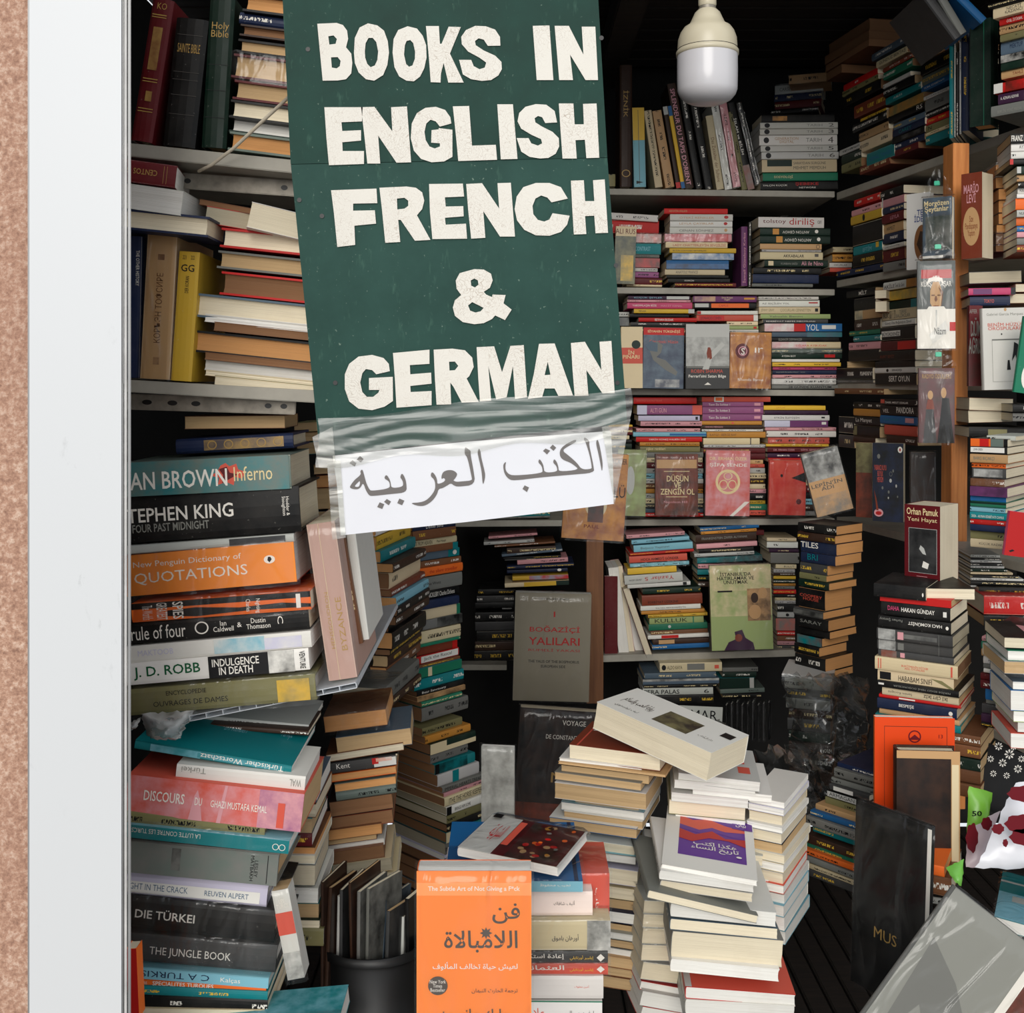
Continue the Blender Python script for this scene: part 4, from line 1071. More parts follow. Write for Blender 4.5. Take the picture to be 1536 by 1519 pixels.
# second back shelf
stack('left pile, second back shelf', 'left pile on the second back shelf', YB+.03, ZJ, '''
60 392 172 46 wh/w S.06
60 398 222 90 rd/c
180 416 316 60 gw/c P |%^0^1^0^1^gw/co
180 412 380 74 te/c |CONTRAST^.25^.7^.3^.7^lb
180 402 456 22 gy/c
180 404 480 64 rd/c |%^0^1^0^1^rd/dk
180 390 546 26 gw/c
180 398 574 38 mv/c
180 420 614 46 mr/c
180 420 660 14 cr/c
''', s=.02)
cover_book(921, 425, 952, 426, 919, 339, YB-.0, 'cr/c', 'cover with yellow-green parrot picture beside the green sign', ['%^0^1^.17^1^dk/ol', '%^.3^.9^.5^.95^ye/ol', 'ALI RUS^.0^.95^.04^.13^m'], .015)
stack('middle pile, second back shelf', 'middle pile on the second back shelf', YB, ZJ, '''
435 865 145 37 rd/c |HAYATIN ANLAMI^.08^.36^.3^.7^ta
475 900 184 44 wh/c |ÖTEKİ RENKLER^.15^.7^.3^.7^ta|o:^.86^.93^.2^.7^r
475 897 229 42 wh/c |LEYLA ÇAYIRLAR^.15^.7^.3^.7^ta|o:^.86^.92^.2^.7^r
473 897 272 44 wh/c |CENAN SÖNMEZ^.15^.7^.3^.7^e|o:^.87^.92^.2^.7^ta
438 892 318 52 pk/c P |%^.1^.95^0^1^rd/pk
445 864 372 40 cr/c |LADY CHATTERLEY'İN SEVGİLİSİ^.12^.97^.25^.75^r
472 922 415 32 ye/c |BÜTÜN DÜNYANIN HAYVANLARI^.05^.55^.3^.7^k
490 907 449 44 lb/c |%^0^1^0^1^bl/wh
450 872 496 60 bl/c |%^0^1^.4^1^bl/nv
440 846 558 38 cr/c |ANATOLE FRANCE^.18^.55^.25^.75^e
450 870 598 20 bk |^.1^.1^.1^.1^w
460 880 620 28 bk |KÜRKÜN^.27^.42^.3^.7^w
510 922 650 26 mr/c
''', s=.005)
uprights('pair between piles, second back shelf', 'upright pair on the second back shelf', YB+.01, ZJ, '''
957 1000 672 957 270 pu/c - |İsmail Güzelsoy Kırkız^.1^.95^.2^.8^p^R
1003 1027 676 1006 240 bk/c
''', W=.13)
stack('right pile, second back shelf', 'right pile on the second back shelf', YB, ZJ, '''
1073 1518 202 72 wh/c |tolstoy^.07^.42^.2^.7^m|diriliş^.47^.85^.08^.9^r|can^.9^.96^.3^.6^e
1085 1560 277 50 dk |#^.18^.27^.1^.9^am|ANTON ÇEHOV^.32^.7^.3^.75^w^F|o:^.78^.83^.2^.7^w
1085 1560 328 54 dk |#^.23^.32^.1^.9^am|ANTON ÇEHOV^.35^.73^.3^.75^w^F|o:^.81^.86^.2^.7^w
1085 1502 384 38 ta/c |q:^.91^.97^.1^.9^k
1096 1500 424 16 gw
1085 1510 441 50 cr/c |AKKABALAR^.37^.7^.3^.7^k^B|#^.87^.93^.2^.6^e
1115 1545 494 46 dk |#^.06^.14^.15^.85^cr|KURBAN SAİD^.26^.52^.3^.7^l|Ali ile Nino^.58^.92^.15^.8^p
1040 1500 544 44 bk
1035 1482 590 60 nv |^.1^.1^.1^.1^w
1030 1442 654 22 gy
''', s=.01)
stack('small corner pile, second shelf', 'corner pile on the second back shelf', YB+.05, (1220, 280, 4.747), '''
140 282 428 38 cr/c
136 280 480 52 am/c
115 274 540 34 wh/c |OKURLAR^.2^.8^.3^.7^e
118 270 576 30 co/c
''')
# third back shelf
stack('far left pile, third back shelf', 'far left pile on the third back shelf', YB+.04, ZJ, '''
60 197 848 32 gw/c
60 197 884 58 gy/c |%^.4^1^0^1^gy/dg
''')
stack('left pile, third back shelf', 'left pile on the third back shelf', YB, ZJ, '''
190 612 738 26 dp/c |KÜÇÜK ŞEYLER^.1^.55^.2^.8^lb|#^.62^.98^.1^.9^gw
185 614 765 16 pk
185 625 782 42 mg/c |YARDIMLAŞIN BİZE^.08^.45^.25^.75^w|MACİT KEMAL^.52^.85^.35^.7^p
230 640 827 29 ye/c |#^.9^1^0^1^gw|MEVLANA^.08^.2^.3^.7^k
200 602 858 26 bk |^.1^.1^.1^.1^w
262 655 886 28 rd/c |BEYHAN BUDAK^.28^.6^.2^.8^w
208 642 916 26 dg/c
205 642 944 60 dk
205 642 1006 80 db
205 642 1088 80 bk
205 642 1170 80 dg
205 642 1252 124 bk
''', s=.005)
stack('middle pile, third back shelf', 'middle pile on the third back shelf', YB+.01, ZJ, '''
632 1062 738 44 pu/c |%^.02^.35^.1^.9^pu/ta|Dört Köşeli/nÜçgen^.45^.62^.15^.8^c|#^.8^.97^.3^.6^am
635 1060 786 38 bk |#^.02^.24^.1^.8^gw|#^.28^.88^.1^.9^or|CAMUS^.4^.55^.3^.7^r
660 1070 840 26 wh/c |#^.0^.06^.1^.9^r
655 1070 868 42 co/c |#^.04^.45^.1^.9^rd|LEONARDO COHEN^.06^.4^.25^.75^k|#^.93^1^0^1^wh
860 1070 912 28 cr/c
860 1072 942 24 pg/c |#^.85^.95^.2^.8^rd
858 1074 968 22 wh/c
''')
stack('right pile, third back shelf', 'right pile on the third back shelf', YB-.01, ZJ, '''
1075 1482 744 22 wh/c
1078 1488 768 44 wh/c |AZ SEÇİLEN YOL^.05^.5^.3^.7^e|#^.82^.97^.3^.5^r
1078 1490 814 46 cr/c |JENNY GRAY^.03^.25^.25^.75^ol|ÇOCUKLAR CENNETTEN^.35^.85^.25^.75^ol|#^.92^.97^.2^.7^k
1090 1562 862 32 pg/c |Yalnızlık Benim^.12^.6^.3^.7^e
1105 1545 896 28 dg |EDEBİYAT NEFES MECMUASI^.05^.8^.3^.7^w
1115 1640 926 54 lb/c |%^0^.4^0^1^pk/wh|#^.38^.53^0^1^rd|#^.53^1^0^1^bl|YOL^.54^.7^.1^.9^w|#^.74^.92^.2^.7^wh
1165 1640 982 36 sl/c |%^.5^1^0^1^sl/te
1165 1620 1020 28 bk |ELEANOR DERMANGER^.1^.45^.2^.8^l
1165 1632 1050 46 cr/c |%^.0^.5^.0^1^pk/wh|DİLARA AYBUDAK^.35^.8^.3^.7^co
1165 1640 1098 28 gt/c P
1165 1640 1128 36 dk |AYDIN BOY^.14^.34^.35^.7^w|#^.75^.9^.2^.8^rd
1165 1625 1167 20 wh
1168 1632 1190 27 ye/c
1170 1605 1219 22 mg/c
1170 1610 1243 27 nv |ayakkabılar ev^.05^.5^.3^.7^l
1168 1612 1273 24 pk/c
1165 1600 1299 40 wh/w P
1165 1612 1341 28 gy |28 GÜNDE KUANTUM^.25^.9^.15^.85^k^B
''')
cover_book(931, 582, 964, 582, 930, 490, YB-.07, 'cr/c', 'cream cover with red band half behind the green sign', ['#^0^1^.34^.6^co', 'İN/nPINARI^.1^.85^.37^.52^c^B', 'o:^.5^.9^.22^.36^dk^n'], .018)
cover_book(964, 582, 1025, 583, 963, 491, YB-.07, 'nv/c', 'dark blue cover with red top band and pale stooping figure', ['%^0^1^.1^1^sl/nv', '#^0^1^0^.12^rd', 'SİYAHIN TÜKENİŞİ^.1^.9^.03^.09^c^B', 'Güneşteki Hüzün^.15^.85^.2^.27^co', '*.3,.0 .5,.1 .45,.3 .3,.42 .6,.5 1,.8 .95,.9 .6,.75 .2,.5 .05,.2^.1^.85^.22^.85^gy', '*.4,0 1,.2 1,.9 .3,.8 0,.4^.05^.35^.22^.42^sl', '%^.3^.9^.85^.98^gw/nv'], .018)
cover_book(1029, 583, 1094, 583, 1025, 486, YB-.1, 'gy/c', 'grey cover with small red-robed walking figure and white title', ['#^0^1^0^.5^gw', '%^0^1^.2^.65^gw/gy', '#^0^1^.68^1^dg', '*.3,1 .5,.45 .9,0 1,.1 .6,.6 .5,1^.15^.9^.28^.7^gw', '*.3,0 .7,0 .9,.3 1,.9 .6,1 .5,.8 .3,1 .1,.5^.46^.6^.36^.55^rb', 'ROBIN SHARMA^.12^.85^.7^.755^co', "Ferrari'sini Satan Bilge^.06^.92^.78^.84^w^B", '*.0,1 .5,0 1,1^.42^.58^.9^.94^w'], .02)
cover_book(1094, 582, 1156, 583, 1093, 498, YB-.08, 'rb/c', 'orange-brown cover with dark red round seal', ['%^0^1^0^1^am/rb', 'o:^.13^.47^.2^.47^mr', 'q:^.2^.42^.25^.42^p^e', 'S^.27^.36^.28^.4^w^eB', 'ır^.6^.8^.27^.36^w', 'Rhonda Byrne^.2^.82^.82^.88^w'], .02, plastic=True)
# fourth back shelf
stack('left pile, fourth back shelf', 'left pile on the fourth back shelf', YB, ZK, '''
228 655 162 44 rd/c |DÜŞÜNCE GÜCÜYLE TEDAVİ^.05^.45^.3^.7^co
252 692 214 64 mv/c |#^0^.15^0^1^li|#^.85^1^0^1^co|ALTI GÜN^.2^.45^.2^.8^pk
260 676 285 36 li/w |#^.93^.97^.2^.8^k
275 690 322 34 pk/c
245 680 372 24 pk/b
225 720 397 30 lb/w |#^.5^1^.3^.8^bl
245 692 430 33 rd/c |DERİN GÜNEŞ KALBİN SESİ^.2^.75^.25^.75^w
270 675 465 26 am/c
272 678 492 40 ol/c |aşkın renkleri^.1^.42^.2^.8^c
305 700 534 36 gy/c
308 695 571 32 cr/c
305 700 604 36 mr/c
308 700 641 36 gw/c
305 695 678 34 lb/c
308 700 713 32 wh/c
305 700 746 34 br/c
308 698 781 30 am/c
305 700 812 34 gw/c
308 700 847 34 cr/c
305 695 882 30 dg/c
305 700 913 30 sl/c
305 700 944 26 rd/c
''', s=.0)
stack('middle pile, fourth back shelf', 'middle pile on the fourth back shelf', YB+.01, ZK, '''
690 1155 158 34 co/c |#^.18^.32^.0^1^wh|#^.2^.3^.1^.8^or
695 1108 192 32 mv/c |Tanrı İle Sohbet 1^.1^.45^.2^.8^w|#^.85^.95^.2^.8^p
695 1107 225 48 mv/c |Tanrı İle Sohbet 2^.1^.45^.25^.7^w|#^.85^.95^.3^.7^p
695 1107 274 46 mv/c |Tanrı İle Sohbet 3^.1^.45^.25^.7^w|#^.85^.95^.3^.7^p
685 1097 322 26 am/c |o:^.5^.54^.2^.8^co
692 1100 349 26 db |HAKAN MENGÜÇ^.05^.35^.2^.8^pk
690 1105 377 16 wh
725 1122 395 40 am/c |KAYGI - BERGE RAF^.05^.5^.3^.7^u
700 1082 437 44 cr/c |#^.83^.85^0^1^e
705 1118 482 20 gw/c
700 1120 505 34 mr/c
1010 1120 541 40 mr/c |^.1^.1^.1^.1^w
1012 1105 583 30 ta/c
1010 1115 614 24 co/c
1012 1118 640 36 gw/c
1010 1125 678 34 cr/c
1012 1118 713 34 db/c
1010 1120 748 34 cr/c
1012 1125 783 28 pk/c
1010 1122 813 44 bk
1012 1120 858 26 ye/c
1010 1130 885 40 gn/c
1012 1122 926 34 co/c
''', s=.0)
stack('right pile, fourth back shelf', 'right pile on the fourth back shelf', YB, ZK, '''
1110 1528 217 30 ye/c |ÇAYLAR^.2^.35^.3^.7^am
1115 1545 249 28 dp |^.1^.1^.1^.1^w
1100 1555 281 36 wh/w |ETKİN İLETİŞİM^.18^.55^.25^.75^k|#^.88^.93^.3^.6^k
1115 1545 318 44 li/c |#^.4^1^0^1^pu|#^.9^.97^.2^.6^wh
1120 1600 364 22 pk/c
1130 1600 389 40 wh/c
1138 1555 431 44 co/c P
1125 1550 477 18 ye/c
1135 1545 499 34 mr/c |DR. ERHAN ÖZER^.1^.45^.25^.75^pk|ŞİFA SENDE^.55^.85^.25^.75^pk
1135 1490 540 30 dp
1140 1460 572 26 rd/c |ÇAĞRI^.1^.25^.2^.8^w
1380 1480 600 36 dp
1380 1480 638 36 pk/c
1380 1480 676 40 db
1380 1480 718 40 cr/c
1380 1480 760 44 mr/c
1380 1480 806 40 bk
1380 1480 848 40 lb/c
1380 1480 890 36 db
1380 1480 928 36 gy/c
''', s=.003)
stack('stub pile beside tape of the sign', 'stub pile left on the fourth back shelf', YB+.02, ZK, '''
60 220 348 14 ye/c
60 220 363 52 mr/c
60 198 420 26 cr/c
60 215 448 24 bk
60 215 474 40 dk
''')
cover_book(925, 773, 968, 774, 925, 674, YB-.08, 'pg/c', 'pale green wrapped cover beside the hanging brown bag', ['%^0^1^0^1^pg/ol', 'o:^.3^.6^.25^.68^gw'], .02, plastic=True)
cover_book(983, 773, 1047, 773, 981, 681, YB-.1, 'db/c', 'brown wrapped cover with pale top band and cream capitals', ['%^0^1^0^1^rb/db', '#^.03^.97^.09^.23^ta', 'DÜŞÜN/nVE/nZENGİN OL^.12^.92^.33^.66^c^B', '#^.2^.8^.275^.285^c', '#^.25^.75^.69^.7^c', 'Napoleon Hill^.2^.75^.76^.81^pk'], .022, plastic=True, amp=.004)
cover_book(1058, 773, 1124, 774, 1058, 675, YB-.1, 'pk/c', 'pink wrapped cover with cream ring emblem, fourth back shelf', ['%^0^1^0^1^pk/co', 'DR. ERHAN ÖZER^.08^.93^.09^.15^c^B', 'ŞİFA SENDE^.08^.93^.18^.26^w^B', 'q:^.22^.78^.29^.67^c', 'q:^.3^.5^.45^.6^c', 'q:^.5^.7^.45^.6^c', 'q:^.4^.6^.33^.45^c', '*.0,1 .75,0 1,0 .2,1^.55^1^.78^1^w'], .022, plastic=True)
cover_book(1153, 772, 1208, 773, 1152, 690, YB-.09, 'co/c', 'red-orange wrapped cover with dark point, fourth back shelf', ['%^0^1^0^1^co/rd', '*1,0 1,1 0,.6^.6^1^.2^.4^k', 'o:^.3^.37^.25^.31^k', 'İKİNCİ/nŞİMDİ/nHAYAT^.55^.85^.4^.68^co', 'o:^.74^.88^.7^.8^mr'], .02, plastic=True)
# fifth back shelf
stack('left pile, fifth back shelf', 'left pile on the lowest back shelf', YB-.02, ZK, '''
180 575 1096 24 pk/b S-.07
215 606 1132 26 lb/c S-.08
230 630 1166 46 lb/c S-.07 |Başucu Yayınevi^.12^.6^.3^.7^e
205 636 1218 18 rd/c S-.07
200 592 1240 46 co/c S-.06 |HOCA AHMED'İ GÖNDER^.2^.85^.25^.75^k^B
205 604 1290 24 lb/w P S-.05
188 520 1322 42 ye/c S-.06 |^.1^.1^.1^.1^k
168 562 1370 62 gw/c S-.07 |NAZIM HİKMET^.08^.3^.4^.65^k|Yazılar 5^.35^.85^.3^.7^r^F
188 614 1432 26 wh/c S-.06 |#^.88^.94^.1^.9^k
''')
stack('left pile lower part, fifth back shelf', 'lower left pile on the lowest back shelf', YB-.02, ZL, '''
20 412 286 36 dk/c
15 424 330 70 rb/t |EDEBİYAT ÜZERİNE^.1^.6^.5^.8^k
5 412 402 32 wh/c |SULTAN ABDÜLHAMİD'İN^.25^.75^.3^.7^k
10 438 436 24 am/c
55 458 462 20 ye/c
65 432 482 44 pg/c |KULLUK^.1^.7^.2^.8^k|#^.8^.82^0^1^gn
60 458 527 42 gn/c |o:^.33^.38^.2^.7^gw
75 460 570 30 br/t
55 468 602 26 wh/w |#^.22^.5^.1^.9^rd
90 470 630 34 db/t |#^.1^.38^.1^.9^ta
85 470 666 32 bl/c
''', s=-.045)
stack('middle pile, fifth back shelf', 'middle pile on the lowest back shelf', YB, ZK, '''
680 1078 1044 28 bl/c S-.07
685 1062 1072 20 am/c S-.06
650 1062 1096 54 db S-.06 |FRANKENSTEIN ZAFER ALYANAK^.1^.85^.35^.65^l
655 1066 1158 32 pk/c S-.06
670 1042 1192 28 bk S-.05
640 1046 1222 22 gw/c S-.05
660 1100 1252 36 te/c P S-.05 |%^.3^1^0^1^dg/te
665 1000 1292 30 pk/c
660 1000 1330 34 te/c
665 1000 1372 30 dk
665 1000 1410 36 db
''')
stack('right pile, fifth back shelf', 'right pile on the lowest back shelf', YB+.02, ZL, '''
590 840 -118 36 mr/c Y.02 |#^0^.15^.1^.8^pk
860 1060 -62 24 cr/c
860 1070 -36 42 wh/c
875 1075 14 22 dp
885 1078 38 72 gy/c
920 1060 118 28 cr/c |BULUT^.4^.9^.3^.7^k
905 1050 152 22 gw/c
905 1050 175 18 db
905 1055 196 22 ye/c
905 1050 220 26 dk
905 1055 248 16 am/c
905 1050 266 20 gy/c
905 1058 290 28 rd/c
905 1055 320 20 bk
915 1055 344 18 cr/c
915 1055 364 20 gw/c
930 1055 386 52 bk
930 1045 442 36 gw/c |o:^.5^.7^.2^.8^k
920 1050 482 84 gy/c |%^0^1^0^1^gy/co
930 1050 570 30 rd/c
930 1050 602 34 br/c
930 1050 640 24 pk/c
930 1050 666 24 dg/c
''', s=.01)
cover_book(1068, 976, 1160, 973, 1061, 849, YB-.12, 'ol/c', 'khaki and green wrapped cover with sepia photograph, lowest back shelf', ['%^0^1^0^.5^cr/pg', '#^0^1^.5^1^pg', '%^.0^1^.3^.6^pg/cr', "İSTANBUL'DA/nHATIRLAMAK VE/nUNUTMAK^.12^.72^.07^.22^k^B", '#^.12^.36^.295^.315^k', '%^.6^.98^.28^.66^ta/db', 'o:^.78^.93^.27^.4^ta^n', 'o:^.66^.78^.33^.45^db^n', 'o:^.62^.82^.47^.64^ta^n', '*.0,1 .15,.6 .4,.45 .35,.1 .6,0 .7,.4 .95,.65 1,1^.2^.7^.76^1^dp', 'o:^.38^.5^.81^.9^rb^en'], .02, plastic=True)
# below the lowest back shelf
stack('pile under lowest back shelf', 'books under the lowest back shelf', YB-.04, ZL, '''
135 556 788 62 cr/c |o:^.03^.1^.2^.8^k|ALDO KAYA^.12^.36^.3^.7^k|#^.44^.72^.1^.8^gy|#^.88^.95^.3^.7^co
30 516 858 38 sl/c
20 536 898 40 sl/c |%^0^1^0^.4^gw/dg
30 520 938 20 bk
20 496 960 46 gw/w |PERA PALAS^.02^.52^.2^.85^k^B|6^.87^.94^.2^.8^k
40 500 1008 60 bk
''', s=-.02)
stack('dim pile right of cream spine', 'dim books under the lowest back shelf', YB+.04, ZL, '''
560 800 818 30 gy
560 790 850 36 dk
540 780 888 72 te |#^0^1^0^1^dk|#^.85^.97^0^1^gw
545 845 966 30 gt/c S-.04
560 820 998 30 bk
''', s=-.02)
c_ = cover_book(1018, 1085, 1083, 1088, 1020, 1058, YB-.14, 'gw/w', 'white handwritten card behind the tilted white book', ['UMAR^.05^.88^.2^.75^k'], .003, cat='card'); c_.name = 'card'
# ---------------- corner column and right-hand wall ----------------
ZM = (1220, 0, 4.747); ZN = (1220, 280, 4.747); ZO = (1220, 560, 4.747); ZP = (1220, 840, 4.747); ZQ = (1180, 1120, 3.806)
stack('brown-paged corner column', 'corner column of dark spines with brown pages', 2.72, ZL, '''
1070 1330 -170 60 bk/o
1068 1320 -108 56 db/o
1090 1330 -50 78 nv/o |TILES^.0^.5^.1^.6^w^B
1090 1322 30 68 nv/o |BRI^.2^.5^.1^.7^te
1085 1268 100 68 dg/o
1080 1262 168 42 ol/o
1075 1280 212 50 dk/o
1075 1252 264 140 bk/o |COOPERY/nHOUSE^.05^.9^.3^.6^co
1040 1240 404 50 dg/o |%^0^1^.2^.8^gy/bk
1065 1275 456 76 bk/o |SARAY^.1^.8^.3^.6^l
1075 1285 534 50 bk/o
1065 1232 586 58 bk/o |%^0^1^0^1^te/rb
1045 1212 646 62 bk/o
1050 1255 710 88 bk/o
1050 1255 800 50 dk/o
''', yaw=-52, W=.11, pers=True)
# top shelf of the right wall: stacks run along the wall
RW = dict(yaw=-79, W=.13, pers=True)
stack('tan-paged far pile, top right shelf', 'far tan pile on the top right shelf', None, ZM, '''
110 400 316 84 br/b Y.06
80 395 402 62 br/b
85 395 466 50 br/b
90 200 520 60 br/b
''', face='f', **RW)
stack('far pile, top right shelf', 'far pile on the top right shelf', None, ZI, '''
1280 1560 510 60 ta/c P
1185 1512 580 60 gw/c P |CARSI/OBOY^.1^.55^.3^.7^e
1180 1500 640 50 nv
1185 1500 692 50 mr
1160 1480 744 34 bk
''', yaw=-20, W=.13, pers=True)
stack('red-topped pile, top right shelf', 'red-topped pile on the top right shelf', None, ZM, '''
215 456 606 44 rd/c
205 460 652 40 ol/c
215 480 694 70 bk/b
290 512 756 90 rb/b
335 516 846 42 ye/c |BALZAC^.3^.9^.2^.8^k
280 520 890 60 bk
325 534 952 56 ta/c
185 330 1072 40 gw/c
330 560 1010 80 cr/b
380 575 1094 90 te/c |KEMAL TAHİR^.1^.9^.3^.7^bl
200 340 1114 60 dk
330 545 1186 60 rb/b
200 340 1176 60 ol/b
''', **RW)
stack('slate-topped pile, top right shelf', 'slate-topped pile on the top right shelf', None, ZM, '''
415 655 388 50 sl/b
448 668 440 46 cr/b |GÜNDÜZ BEKTAŞ^.1^.95^.15^.85^k
495 700 488 30 rb/b
498 704 520 54 gn/b
495 690 604 30 wh/c
500 720 634 60 bk
628 758 654 24 wh/c |KEMAL YOLCU^.1^.9^.2^.8^k
515 762 700 48 te/c
540 786 768 64 ol/b |%^0^1^0^1^ol/am
530 790 832 50 bk/b |RS^.8^.95^.2^.8^w
570 796 884 44 sl/c
565 792 930 50 nv |CAREY^.2^.6^.3^.8^te
560 790 982 48 bk |%^.3^.9^.2^.8^bk/gy
560 790 1032 48 nv
550 745 1082 46 mr/b
''', **RW)
stack('yellow-topped pile, top right shelf', 'yellow-topped pile on the top right shelf', None, ZM, '''
690 916 258 46 ye/c |METAMORPHOSIS SERIES^.15^.85^.3^.7^k
712 938 306 34 gw/b
750 950 344 70 dp/b
758 980 418 34 ta/b
765 980 454 90 bk
775 978 546 68 gt/c
768 975 618 42 bl/c |TÜRK EDEBİYATI^.1^.8^.3^.7^w
785 978 690 26 wh/w |DOĞAN BOZOK^.1^.9^.2^.8^k
795 978 718 84 gy/c
798 978 804 44 bk
800 978 850 46 rd/c
800 978 898 48 ol/c |N^.1^.25^.2^.8^k
800 978 948 24 cr/c
800 985 974 60 te/c
''', **RW)
for (xa, xb, y0, y1, tk, lb, yw) in ((968,1004,985,300,'te','slim teal upright book beside dark green leather volume, top right',-30), (1004,1012,975,262,'wh','thin white upright magazine beside slim teal book, top right',-30), (1014,1036,965,372,'bk','thin black upright book, top right shelf',-30),
        (1040,1052,955,258,'gw','second thin pale upright magazine, top right shelf',-30), (1054,1108,935,170,'nv','dark navy upright book left of green leather volume, top right',-35)):
    pa = 1220+xa/4.747; p = P(pa, y0/4.747, 2.62-(xa-968)*.0006); a = math.radians(yw)
    T_ = solve_len(p, Vector((math.cos(a), math.sin(a), 0)), 1220+xb/4.747)
    make_book(frame(p, a), (T_, .15, (y0-y1)/4.747*p.y/F), 'v', tk, False, [], lb, 'uprights beside the green leather volume')
cover_book(1454.5, 191, 1489, 182, 1454.5, 32, 2.5, 'dk/o', 'large dark green leather volume standing on the top right shelf', ['#^.6^.63^0^1^gn', '#^.02^.04^.02^.98^k'], .06, yaw=-38, hard=True, face='C')
# leaning grey album and blue one over it
for (q, tk, lab) in (((1380,-20,1432,50,10), 'dg', 'dark grey album leaning over the yellow-topped pile, top right'), ((1404,-16,1440,44,9), 'gy', 'thin grey album beside the dark grey one, top right'), ((1432,-14,1472,26,9), 'bl', 'blue thin volume lying slanted at the top right')):
    x0, y0, x1, y1, h = q; p = P(x0, y0+h, 2.45); s_ = math.atan2(y1-y0, x1-x0); L = math.hypot(x1-x0, y1-y0)*2.45/F
    make_book(frame(p, 0, -s_), (L, .2, h*2.45/F*1.4), 's', tk+'/t', True, [], lab, 'slanted albums at the top right', False)
stack('near pile, top right shelf', 'near pile on the top right shelf', 2.36, ZM, '''
1245 1500 30 34 bk
1280 1500 64 70 cr/c |NECATİ/nKAZANCI^.4^.95^.05^.8^e
1325 1500 138 46 rd/c |ÖTEL İSTİKBAL^.3^.95^.2^.8^w
1325 1500 186 62 ta/c
1330 1500 250 50 ol/c
1335 1500 306 90 sl/c |MEKTUP^.4^.95^.25^.6^nv
1335 1500 398 54 bk |%^0^1^0^1^bk/wh
1335 1500 454 54 dk |^.1^.1^.1^.1^w
1338 1500 510 56 ta/c |TAHLİ^.5^.95^.2^.7^rb
1285 1500 600 70 rd/c |#^0^.3^0^1^wh|%^.4^1^0^1^rd/db
1315 1500 672 74 dp/c |A. ADNAN ADIVAR^.1^.8^.3^.6^w
1265 1500 758 76 gy/c |BERLİN YENİ MASAL^.2^.95^.4^.8^l
''', yaw=-50, W=.16, pers=True)
# second right shelf
stack('pink-topped pile, second right shelf', 'pink-topped pile on the second right shelf', None, ZN, '''
290 470 95 50 rd/b
272 480 172 42 pk/c
266 484 216 60 ye/c |o:^.4^.48^.1^.9^k
280 490 278 150 bk |^.1^.1^.1^.1^w
285 488 430 62 te/c |EFTİM^.35^.65^.2^.8^lb|#^.8^.9^.0^.6^ye
280 490 494 84 bk
165 500 604 44 nv
''', **RW)
stack('maroon pile, second right shelf', 'maroon pile on the second right shelf', None, ZN, '''
480 640 36 60 bk
490 645 98 56 pk/c |#^0^.05^-.3^1^wh
488 642 156 46 nv
488 642 206 64 mr/c |LEYLA^.4^.8^.3^.7^p
496 640 274 68 ta/c |HAMLET^.2^.6^.3^.7^k
492 642 344 66 nv
494 645 424 30 wh/c |LORD HOUGHTON^.1^.8^.3^.7^k
494 648 456 86 mr/b
496 652 546 62 gy/b
''', **RW)
cover_book(1359, 405, 1395, 396, 1354, 292, 2.72, 'wh/w', 'white cover with blue capitals behind hanging picture book', ['TEK/nİDEAL^.35^.98^.22^.38^b^B', 'S^.75^.98^.12^.2^b', 'o:^.35^1.0^.42^.9^u', '*.3,0 .8,.1 1,.9 .5,1 0,.5^.45^.95^.5^.85^d^e'], .02, yaw=-45)
# hanging books in plastic on the pine post
def hung(px0, py0, px1, py1, ptx, pty, Y, tok, label, specs, yaw, W=.018, clip=True, plastic=True, face='c'):
    t = cover_book(px0, py0, px1, py1, ptx, pty, Y, tok, label, specs, W, yaw, plastic=plastic, amp=.004, group='wrapped books hanging on the post', face=face)
    t.name = 'hanging_book'
    w = max(v[0] for v in [c.bound_box[6] for c in t.children]); h = max(v[2] for v in [c.bound_box[6] for c in t.children])
    if clip:
        vs = []; fs = []; n = 10
        for j in range(n+1):
            for i in range(n+1):
                u = i/n; v = j/n; k = 1-.75*v
                vs.append((w*(.5+(u-.5)*k), -.002-random.random()*.008, h+.055*v))
        for j in range(n):
            for i in range(n):
                q = j*(n+1)+i; fs.append((q, q+1, q+n+2, q+n+1))
        link('bag_neck', mesh('bag_neck', vs, fs, smooth=True), M['film'], t)
        link('clip', boxmesh('clip', w*.42, w*.58, -.012, -.004, h+.02, h+.03, .001), M['gclip'], t)
    return t
M['gclip'] = plain('green_clip', (.3,.75,.6), .4, .05); 
hung(1384, 391, 1428, 375, 1383, 298, 2.42, 'sl/c', 'blue-grey picture cover in plastic, highest hanging on the post', ['%^0^1^0^1^sl/dg', '%^.1^1^.3^.85^gy/dk', 'Morgözen/nŞeytanlar^.05^.9^.05^.25^c^B', '#^0^1^.93^1^k', '#^0^.7^.93^.97^w'], -38)
